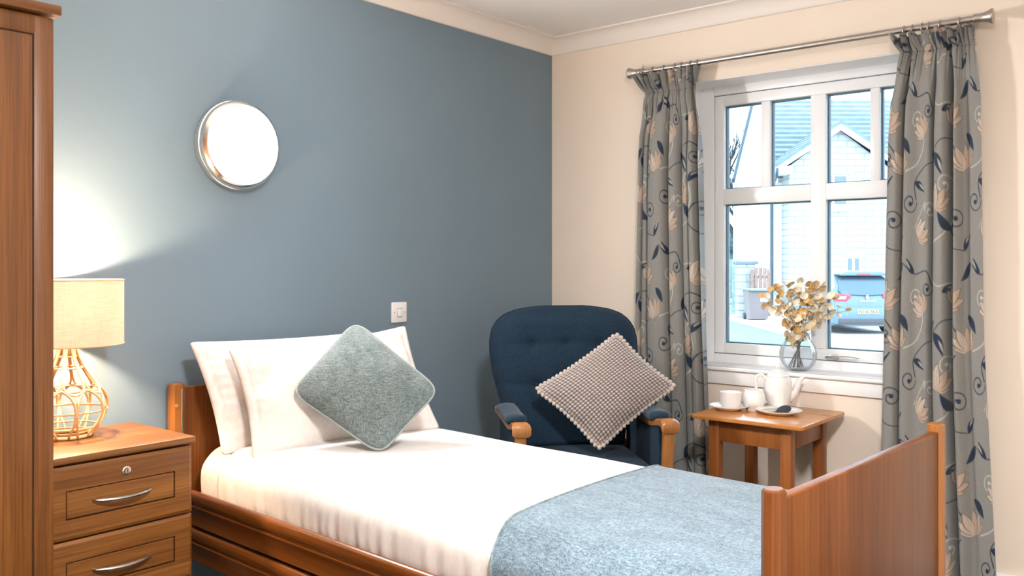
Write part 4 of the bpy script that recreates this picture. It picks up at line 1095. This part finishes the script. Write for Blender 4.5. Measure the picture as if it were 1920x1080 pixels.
pole = empty('curtain_pole', (1.46, PY, PZ), 0, 'brushed metal curtain pole with flared ends above the window', 'curtain pole')
b = B(); b.tube([(-0.84, 0, 0), (0.835, 0, 0)], 0.0125, 20); b.tube([(-0.55, 0, 0), (0.84, 0, 0)], 0.0140, 20); b.done('rod', M['steel'], pole)
for s, x0 in ((-1, -0.80), (1, 0.80)):
    b = B(); pr = [(0, 0), (0.0185, 0), (0.0195, 0.004), (0.0185, 0.010), (0.0185, 0.026), (0.0205, 0.040), (0.025, 0.054), (0.0305, 0.064), (0.0315, 0.068), (0.0305, 0.072), (0.024, 0.074), (0, 0.075)]
    b.lathe([(r, s * z) for r, z in pr], 32, (x0, 0, 0), axis='X'); b.done('finial', M['steel'], pole, smooth=40)
    b = B(); b.tube([(x0 - s * 0.03, 0, 0), (x0 - s * 0.03, -PY, 0)], 0.008, 12); b.lathe([(0, 0.091), (0.025, 0.0915), (0.027, 0.088), (0.024, 0.084), (0, 0.083)], 24, (x0 - s * 0.03, 0, 0), axis='Y')
    b.done('bracket', M['steel'], pole)

# ------------------------------------------------------------------ the street outside
GZ = -0.5
def epoly(b, pts, mi=0):
    f = b.bm.faces.new([b.bm.verts.new(p) for p in pts]); f.material_index = mi; return f
EXT = Matrix(((RT.x, FW.x, 0, CAM.x), (RT.y, FW.y, 0, CAM.y), (0, 0, 1, 0), (0, 0, 0, 1)))     # street axes: x right, y away
M['grass'] = cloth('short_grass', (0.118, 0.18, 0.105), (0.165, 0.23, 0.148), 6, 0.3, 0.0)
M['drive'] = plain('pale_paving', (0.42, 0.43, 0.44), 0.8, var=0.12, scale=1.5)
M['render_wall'] = plain('white_render', (0.55, 0.56, 0.57), 0.9, var=0.02, scale=2)
def brickmat(name, c1, c2, mortar, sc, bw=0.5, rh=0.22):
    m, nt, b = new_mat(name)
    t = nt.nodes.new('ShaderNodeTexBrick'); t.inputs['Scale'].default_value = sc
    t.inputs['Color1'].default_value = col4(c1); t.inputs['Color2'].default_value = col4(c2); t.inputs['Mortar'].default_value = col4(mortar)
    t.inputs['Mortar Size'].default_value = 0.02; t.inputs['Brick Width'].default_value = bw; t.inputs['Row Height'].default_value = rh
    tc = nt.nodes.new('ShaderNodeTexCoord'); sep = nt.nodes.new('ShaderNodeSeparateXYZ'); cmb = nt.nodes.new('ShaderNodeCombineXYZ')
    nt.links.new(tc.outputs['Object'], sep.inputs[0]); nt.links.new(sep.outputs[0], cmb.inputs[0]); nt.links.new(sep.outputs[2], cmb.inputs[1])
    nt.links.new(cmb.outputs[0], t.inputs['Vector']); nt.links.new(t.outputs['Color'], b.inputs['Base Color']); b.inputs['Roughness'].default_value = 0.9
    return m
M['stone'] = brickmat('pale_stone_blocks', (0.40, 0.405, 0.405), (0.33, 0.335, 0.34), (0.225, 0.25, 0.27), 1.0, 0.55, 0.2)
M['slate'] = plain('blue_grey_roof_tiles', (0.115, 0.158, 0.19), 0.7, var=0.15, scale=3)
M['verge'] = plain('white_bargeboard', (0.82, 0.84, 0.86), 0.6)
M['ext_glass'] = plain('dim_window_glass', (0.08, 0.13, 0.17), 0.15)
M['pipe'] = plain('grey_blue_downpipe', (0.035, 0.065, 0.09), 0.5)
M['fence'] = plain('weathered_fence_wood', (0.24, 0.155, 0.13), 0.9, var=0.25, scale=12)
M['fence2'] = plain('grey_green_fence_wood', (0.26, 0.33, 0.32), 0.9, var=0.25, scale=12)
M['bin'] = plain('brown_bin_plastic', (0.20, 0.16, 0.16), 0.6)
M['bark'] = plain('grey_bark', (0.035, 0.045, 0.05), 0.9, var=0.2)

b = B(); b.box(6.55, 60, 2.2, 90, GZ - 0.2, GZ); o = b.done('driveway', M['drive'], smooth=0, mat=EXT); props(o, 'pale paved driveway under the parked car', 'driveway', kind='structure')
b = B(); b.box(-40, 6.55, 5.2, 90, GZ - 0.2, GZ + 0.01); o = b.done('lawn', M['grass'], smooth=0, mat=EXT); props(o, 'strip of short lawn before the wheelie bin outside', 'lawn', kind='structure')

def at(mat_base, x, y, z): return mat_base @ Matrix.Translation((x, y, z))
def eempty(name, X, T, Z, label, cat, group=None, rz=0.0):
    e = empty(name, (0, 0, 0), 0, label, cat, group); e.matrix_world = EXT @ Matrix.Translation((X, T, Z)) @ Matrix.Rotation(rz, 4, 'Z'); return e
# house opposite: rendered wing on the left, stone gable on the right
HX = 11.73
hs = eempty('house', HX, 32.0, GZ, 'pale stone house with front gable and tiled roof opposite the window', 'house')
z_ = lambda z: z - GZ
b = B()
b.prism([(-1.76, 0), (6.5, 0), (6.5, z_(4.72)), (1.76 + 0.0, z_(4.72)), (0, z_(6.05)), (-1.76, z_(4.72))], 'Y', 0, 1.4)
b.done('stone_gable', M['stone'], hs, smooth=0)
b = B(); b.box(-3.38, -1.76, 0.9, 1.6, 0, z_(4.2)); b.prism([(-3.38, 0), (-3.38, z_(4.3)), (-2.74, z_(7.4)), (-2.2, z_(7.4)), (-2.2, 0)], 'Y', 1.0, 1.4)
b.done('rendered_wall', M['render_wall'], hs, smooth=0)
# main roof as stepped courses of tiles
b = B(); n_c = 17; zE, zR, tE, tR = z_(4.35), z_(8.10), 0.75, 5.2
for i in range(n_c):
    f0, f1 = i / n_c, (i + 1) / n_c
    ya, yb = tE + (tR - tE) * f0, tE + (tR - tE) * f1; za, zb_ = zE + (zR - zE) * f0, zE + (zR - zE) * f1
    b.prism([(ya, za), (ya, za + 0.085), (yb + 0.05, zb_ + 0.02), (yb + 0.05, zb_ - 0.06)], 'X', -2.25 + 1.0 * f0, 9.0)
b.done('roof', M['slate'], hs, smooth=0)
# small gable roof running back
for s in (-1, 1):
    b = B()
    for i in range(9):
        f0, f1 = i / 9, (i + 1) / 9
        xa, xb = s * (2.30 - 2.30 * f0), s * (2.30 - 2.30 * f1); za = z_(4.66) + 1.56 * f0; zb_ = z_(4.66) + 1.56 * f1
        b.prism([(xa, za), (xa, za + 0.14), (xb, zb_ + 0.10), (xb, zb_ - 0.02)], 'Y', -0.30, 3.6)
    b.done('gable_roof', M['slate'], hs, smooth=0)
    b = B(); b.prism([(s * 2.26, z_(4.50)), (s * 2.30, z_(4.68)), (0, z_(6.22)), (0, z_(5.98))], 'Y', -0.28, -0.20); b.done('bargeboard', M['verge'], hs, smooth=0)
b = B(); b.prism([(-2.32, z_(4.42)), (-2.32, z_(4.66)), (-1.70, z_(4.72)), (-1.70, z_(4.42))], 'Y', -0.20, 0.6); b.done('soffit', M['verge'], hs, smooth=0)
def hwin(x0, x1, z0, z1, split=None):
    b = B(); b.box(x0, x1, -0.03, 0.05, z0, z1); f = b.done('window', M['verge'], hs, smooth=0)
    xm = (x0 + x1) / 2; zs_ = [(z0, z1)] if split is None else [(z0, split), (split, z1)]
    for a, c_ in zs_:
        for xa, xb in ((x0, xm), (xm, x1)):
            b = B(); b.box(xa + 0.05, xb - 0.05, -0.05, 0.0, a + 0.05, c_ - 0.05); b.done('pane', M['ext_glass'], f, smooth=0)
    b = B(); b.box(x0 - 0.12, x1 + 0.12, -0.06, 0.02, z1 + 0.02, z1 + 0.10); b.done('lintel', M['render_wall'], f, smooth=0)
    b = B(); b.box(x0 - 0.15, x1 + 0.15, -0.10, 0.02, z0 - 0.22, z0 - 0.04); b.done('sill', M['render_wall'], f, smooth=0)
hwin(-0.72, 0.32, z_(3.30), z_(4.40), z_(3.85)); hwin(0.28, 0.78, z_(0.92), z_(1.46)); hwin(2.6, 3.4, z_(3.3), z_(4.3)); hwin(2.5, 3.5, z_(0.9), z_(1.9))
b = B(); b.tube(catmull([(-2.28, -0.28, z_(4.62)), (-2.27, -0.2, z_(4.40)), (-2.17, 0.55, z_(4.08)), (-2.15, 0.82, z_(3.9))], 4) + [Vector((-2.15, 0.82, 0.1))], 0.055, 8); b.done('downpipe', M['pipe'], hs, smooth=60)
b = B(); b.box(-3.62, -3.5, 0.9, 1.02, z_(4.2), z_(4.36)); b.prism([(-3.60, z_(4.22)), (-3.50, z_(4.22)), (-2.72, z_(7.44)), (-2.80, z_(7.50))], 'Y', 0.9, 1.02); b.done('verge_trim', M['pipe'], hs, smooth=0)

# garden wall, gate, fence, bin
gw = eempty('garden_wall', 7.46, 28.3, GZ, 'short pale stone garden wall with coping beside the rendered house', 'wall')
b = B(); b.box(-0.27, 0.28, 0, 0.4, 0, 1.70, 0.01); b.done('stonework', M['stone'], gw, smooth=0)
b = B(); b.box(-0.33, 0.36, -0.06, 0.46, 1.70, 1.79, 0.01); b.done('coping', M['slate'], gw, smooth=0)
def boards(e, x0, x1, z1, nb, m, pointed=False):
    b = B(); w_ = (x1 - x0) / nb
    for i in range(nb):
        zt = z1 + (0.10 * math.sin(PI * (i + .5) / nb) if pointed else 0)
        b.box(x0 + i * w_ + 0.012, x0 + (i + 1) * w_ - 0.012, 0, 0.03, 0.05, zt, 0.003)
    b.done('boards', m, e, smooth=0)
    for z in (0.35, z1 * 0.55, z1 - 0.25):
        b = B(); b.box(x0, x1, 0.03, 0.08, z, z + 0.09); b.done('rail', m, e, smooth=0)
gt = eempty('garden_gate', 7.82, 28.1, GZ, 'reddish brown boarded garden gate behind the wheelie bin', 'gate'); boards(gt, -0.30, 0.36, 1.50, 5, M['fence'], True)
fe = eempty('garden_fence', 7.20, 29.2, GZ, 'grey boarded fence left of the stone garden wall', 'fence'); boards(fe, -0.9, 0.28, 1.85, 8, M['fence2'])
bn = eempty('wheelie_bin', 7.50, 27.3, GZ, 'brown wheelie bin standing on the lawn by the gate', 'bin')
b = B(); b.grid([[(sx * a, sy * d, z) for sx, sy in ((-1, -1), (1, -1), (1, 1), (-1, 1))] for a, d, z in ((0.27, 0.25, 0.02), (0.30, 0.29, 0.5), (0.34, 0.33, 0.90))], closed_v=True, cap=True); b.done('bin_body', M['bin'], bn, smooth=30)
b = B(); b.box(-0.37, 0.37, -0.38, 0.36, 0.90, 0.95, 0.015); b.box(-0.30, 0.30, -0.42, -0.36, 0.89, 0.93, 0.01); b.done('bin_lid', plain('grey_bin_lid', (0.18, 0.22, 0.25), 0.6), bn)
b = B(); b.box(0.02, 0.24, -0.325, -0.30, 0.56, 0.78); b.done('sticker', M['white_plastic'], bn, smooth=0)
for s in (-1, 1):
    b = B(); b.lathe([(0, -0.04), (0.10, -0.04), (0.10, 0.04), (0, 0.04)], 16, (s * 0.29, 0.28, 0.10), axis='X'); b.done('wheel', M['dark_plastic'], bn)

# bare tree
def branch(b, p, d, ln, r, depth, rg):
    n = 5; pts = [p]; q = p.copy(); dd = d.copy()
    for i in range(n):
        dd = (dd + Vector((rg.uniform(-.16, .16), rg.uniform(-.16, .16), rg.uniform(-.04, .12)))).normalized(); q = q + dd * ln / n; pts.append(q.copy())
    b.tube(pts, [r * (1 - 0.5 * i / n) for i in range(n + 1)], 5)
    if depth > 0:
        for k in range(4 if depth > 2 else 3):
            i = rg.randint(2, n); a = rg.uniform(0, 6.28); side = dd.orthogonal().normalized(); side.rotate(Matrix.Rotation(a, 3, dd))
            branch(b, pts[i], (dd * 0.8 + side * rg.uniform(.35, .7) + Vector((0, 0, 0.25))).normalized(), ln * rg.uniform(.55, .75), r * 0.6, depth - 1, rg)
tr_ = eempty('bare_tree', 11.0, 44.0, GZ, 'bare leafless tree beyond the rendered house', 'tree')
b = B(); branch(b, Vector((0, 0, 0)), Vector((0.02, 0, 1)), 4.6, 0.26, 5, random.Random(5)); b.done('trunk', M['bark'], tr_, smooth=180)
hd_ = eempty('hedge', 9.0, 48.0, GZ, 'blue-green clipped hedge far beyond the bare tree', 'hedge')
b = B(); rh = random.Random(3)
for k in range(150):
    x = -13 + 16.2 * (k % 50) / 49 + rh.uniform(-.2, .2); row = k // 50
    b.ball((x, rh.uniform(-.5, .5), 0.5 + row * 1.15 + rh.uniform(-.2, .25)), rh.uniform(0.62, 0.85), n=8)
b.done('foliage', plain('blue_green_foliage', (0.06, 0.10, 0.10), 0.9, var=0.4, scale=6), hd_, smooth=0)

# parked car seen from the rear
car = eempty('car', 8.62, 21.6, GZ, 'blue-grey hatchback car parked on the driveway, rear towards the window', 'car')
M['car_paint'] = plain('blue_grey_car_paint', (0.10, 0.155, 0.20), 0.3, var=0.02)
M['car_glass'] = plain('car_rear_glass', (0.075, 0.12, 0.15), 0.25, spec=0.25)
M['tyre'] = plain('black_tyre', (0.02, 0.02, 0.022), 0.8)
M['tail_red'] = plain('red_tail_lamp', (0.42, 0.05, 0.08), 0.2)
M['tail_clear'] = plain('clear_tail_lens', (0.30, 0.26, 0.30), 0.2)
M['yellow'] = plain('yellow_plate', (0.36, 0.31, 0.18), 0.4)
# body as a loft of cross sections from rear to front (half width, list of (x fraction, z))
def sec(y, hw, zb, zs, zr, wr_):
    """zb sill, zs shoulder height, zr roof, wr_ roof half width"""
    return [(-hw * .86, y, zb), (-hw * .98, y, zb + .14), (-hw, y, zs * .72), (-hw * .985, y, zs), (-wr_ * 1.06, y, zs + (zr - zs) * .55), (-wr_, y, zr - .06), (-wr_ * .8, y, zr),
            (wr_ * .8, y, zr), (wr_, y, zr - .06), (wr_ * 1.06, y, zs + (zr - zs) * .55), (hw * .985, y, zs), (hw, y, zs * .72), (hw * .98, y, zb + .14), (hw * .86, y, zb)]
b = B(); b.grid([sec(0.02, .80, .32, .80, .86, .72), sec(0.10, .86, .24, .93, .98, .76), sec(0.22, .88, .20, .98, 1.22, .70), sec(0.55, .89, .18, .99, 1.46, .62), sec(1.1, .89, .18, .99, 1.52, .60), sec(2.0, .89, .18, .98, 1.50, .60),
                 sec(2.7, .88, .18, .97, 1.22, .64), sec(3.0, .88, .18, .95, 1.00, .70), sec(3.8, .84, .20, .82, .86, .66), sec(4.05, .70, .26, .62, .66, .55)], closed_v=True, cap=True)
b.done('body', M['car_paint'], car, smooth=35)
b = B(); b.prism([(-.60, .98), (-.66, 1.06), (-.60, 1.30), (-.50, 1.40), (.50, 1.40), (.60, 1.30), (.66, 1.06), (.60, .98), (0, .94)], 'Y', 0.0, 0.03)
for v in b.bm.verts: v.co.y += 0.035 + (v.co.z - 0.94) * 0.58
rw_ = b.done('rear_window', M['car_glass'], car, smooth=0)
b = B(); b.prism([(-.585, 1.31), (-.50, 1.395), (.50, 1.395), (.585, 1.31)], 'Y', -0.006, 0.01)
for v in b.bm.verts: v.co.y += 0.035 + (v.co.z - 0.94) * 0.58
b.done('tinted_band', plain('dark_tinted_glass', (0.018, 0.04, 0.06), 0.3), rw_, smooth=0)
b = B(); b.prism([(-.58, 1.42), (-.62, 1.46), (-.40, 1.52), (.40, 1.52), (.62, 1.46), (.58, 1.42)], 'Y', 0.20, 0.60, 0.008); sp = b.done('spoiler', M['car_paint'], car)
b = B(); b.box(-.17, .17, 0.185, 0.21, 1.44, 1.475, 0.004); b.done('brake_lamp', M['tail_red'], sp)
b = B(); b.tube([(0, 0.14, 0.985), (-.02, 0.15, 1.02), (.30, 0.155, 1.03)], 0.014, 6); b.done('wiper', M['dark_plastic'], car)
for s in (-1, 1):
    b = B(); b.prism([(s * .86, .98), (s * .80, .80), (s * .50, .79), (s * .38, .90), (s * .40, .965), (s * .62, .985)], 'Y', 0.015, 0.16, 0.01); t_ = b.done('tail_lamp', M['tail_red'], car)
    b = B(); b.prism([(s * .74, .93), (s * .72, .85), (s * .52, .85), (s * .50, .93)], 'Y', 0.003, 0.02); b.done('lens', M['tail_clear'], t_, smooth=0)
    b = B(); b.box(min(s * .80, s * .62), max(s * .80, s * .62), -0.01, 0.05, .50, .56, 0.008); b.done('reflector', M['tail_red'], car)
    for y in (0.78, 3.25):
        b = B(); b.lathe([(0, -.10), (.20, -.10), (.30, -.08), (.31, -.05), (.31, .05), (.30, .08), (.20, .10), (0, .10)], 28, (s * .78, y, .31), axis='X'); wh = b.done('wheel', M['tyre'], car)
        b = B(); b.lathe([(0, -.115), (.19, -.112), (.20, -.10), (.20, .10), (.19, .112), (0, .115)], 20, (s * .78, y, .31), axis='X'); b.done('hub', M['nickel'], wh)
b = B(); b.prism([(-.84, .26), (-.86, .52), (-.80, .66), (.80, .66), (.86, .52), (.84, .26), (.5, .20), (-.5, .20)], 'Y', -0.05, 0.25, 0.03); bp_ = b.done('bumper', M['car_paint'], car)
b = B(); b.box(-.72, .72, -0.065, 0.0, .24, .38, 0.01); b.done('lower_trim', M['dark_plastic'], bp_)
b = B(); b.box(-.26, .26, -0.066, -0.04, .49, .60, 0.006); pl = b.done('number_plate', M['yellow'], car)
def text(s, size, parent, loc, m, name='lettering', ext_=0.002, sx=1.0):
    cu_ = bpy.data.curves.new(name, 'FONT'); cu_.body = s; cu_.size = size; cu_.align_x = 'CENTER'; cu_.align_y = 'CENTER'; cu_.extrude = ext_; cu_.space_character = sx
    tmp = bpy.data.objects.new('tmp', cu_); C.objects.link(tmp)
    me = bpy.data.meshes.new_from_object(tmp.evaluated_get(bpy.context.evaluated_depsgraph_get())); bpy.data.objects.remove(tmp); bpy.data.curves.remove(cu_)
    me.transform(Matrix.Translation(loc) @ Matrix.Rotation(PI / 2, 4, 'X')); me.materials.clear(); me.materials.append(m)
    o = bpy.data.objects.new(name, me); C.objects.link(o); o.parent = parent; return o
text('YU18 ZKX', 0.105, pl, (0, -0.068, 0.545), M['dark_plastic'])
b = B(); b.prism([(0, .965), (.045, .90), (0, .835), (-.045, .90)], 'Y', -0.012, 0.03); b.done('emblem', M['chrome'], car, smooth=0)
text('M E G A N E', 0.070, car, (0, -0.055, 0.815), M['chrome'])

# ------------------------------------------------------------------ lights, sky, camera
wd_ = bpy.data.worlds.new('overcast_sky'); bpy.context.scene.world = wd_; wd_.use_nodes = True
nt = wd_.node_tree; bg = nt.nodes['Background']; bg.inputs[0].default_value = (0.70, 0.87, 1.0, 1); bg.inputs[1].default_value = 3.6
def light(name, typ, loc, energy, color, **kw):
    l = bpy.data.lights.new(name, typ); l.energy = energy; l.color = color
    for k, v in kw.items(): setattr(l, k, v)
    o = bpy.data.objects.new(name, l); C.objects.link(o); o.location = loc; return o
light('bulb_light', 'POINT', (LX_, LY_, 1.105), 112.0, (1.0, 0.70, 0.44), shadow_soft_size=0.03)
po = light('daylight_portal', 'AREA', ((WX0 + WX1) / 2, WD + 0.09, (WZ0 + WZ1) / 2), 1.0, (1, 1, 1), shape='RECTANGLE', size=WX1 - WX0, size_y=WZ1 - WZ0)
po.rotation_euler = (R_(-90), 0, 0); po.data.cycles.is_portal = True

cam = bpy.data.cameras.new('camera'); co = bpy.data.objects.new('camera', cam); C.objects.link(co)
cam.sensor_width = 36.0; cam.lens = 36.0 * 1669 / 1920; cam.shift_y = -46.0 / 1920; cam.clip_end = 500; cam.clip_start = 0.05
co.location = CAM
co.rotation_euler = FW.to_track_quat('-Z', 'Y').to_euler()
bpy.context.scene.camera = co

# bring plan units to metres with the floor at zero
KS = 0.88
bpy.context.view_layer.update()
done_ = set()
for o in list(bpy.data.objects):
    if o.parent is None: o.location.z -= FZ
    o.location = o.location * KS
    d = o.data
    if d is not None and d.name not in done_:
        if o.type == 'MESH': d.transform(Matrix.Scale(KS, 4)); done_.add(d.name)
        elif o.type == 'LIGHT':
            if d.type == 'AREA': d.size *= KS; d.size_y *= KS
            else: d.shadow_soft_size *= KS

sc = bpy.context.scene
sc.view_settings.view_transform = 'Standard'; sc.view_settings.look = 'None'; sc.view_settings.gamma = 1.0; sc.view_settings.use_curve_mapping = False
sc.view_settings.exposure = 1.14
sc.cycles.use_denoising = True
sc.cycles.denoiser = 'OPENIMAGEDENOISE'
sc.cycles.max_bounces = 10; sc.cycles.diffuse_bounces = 5; sc.cycles.transparent_max_bounces = 12; sc.cycles.transmission_bounces = 8
sc.cycles.sample_clamp_indirect = 6.0; sc.cycles.caustics_reflective = False; sc.cycles.caustics_refractive = False
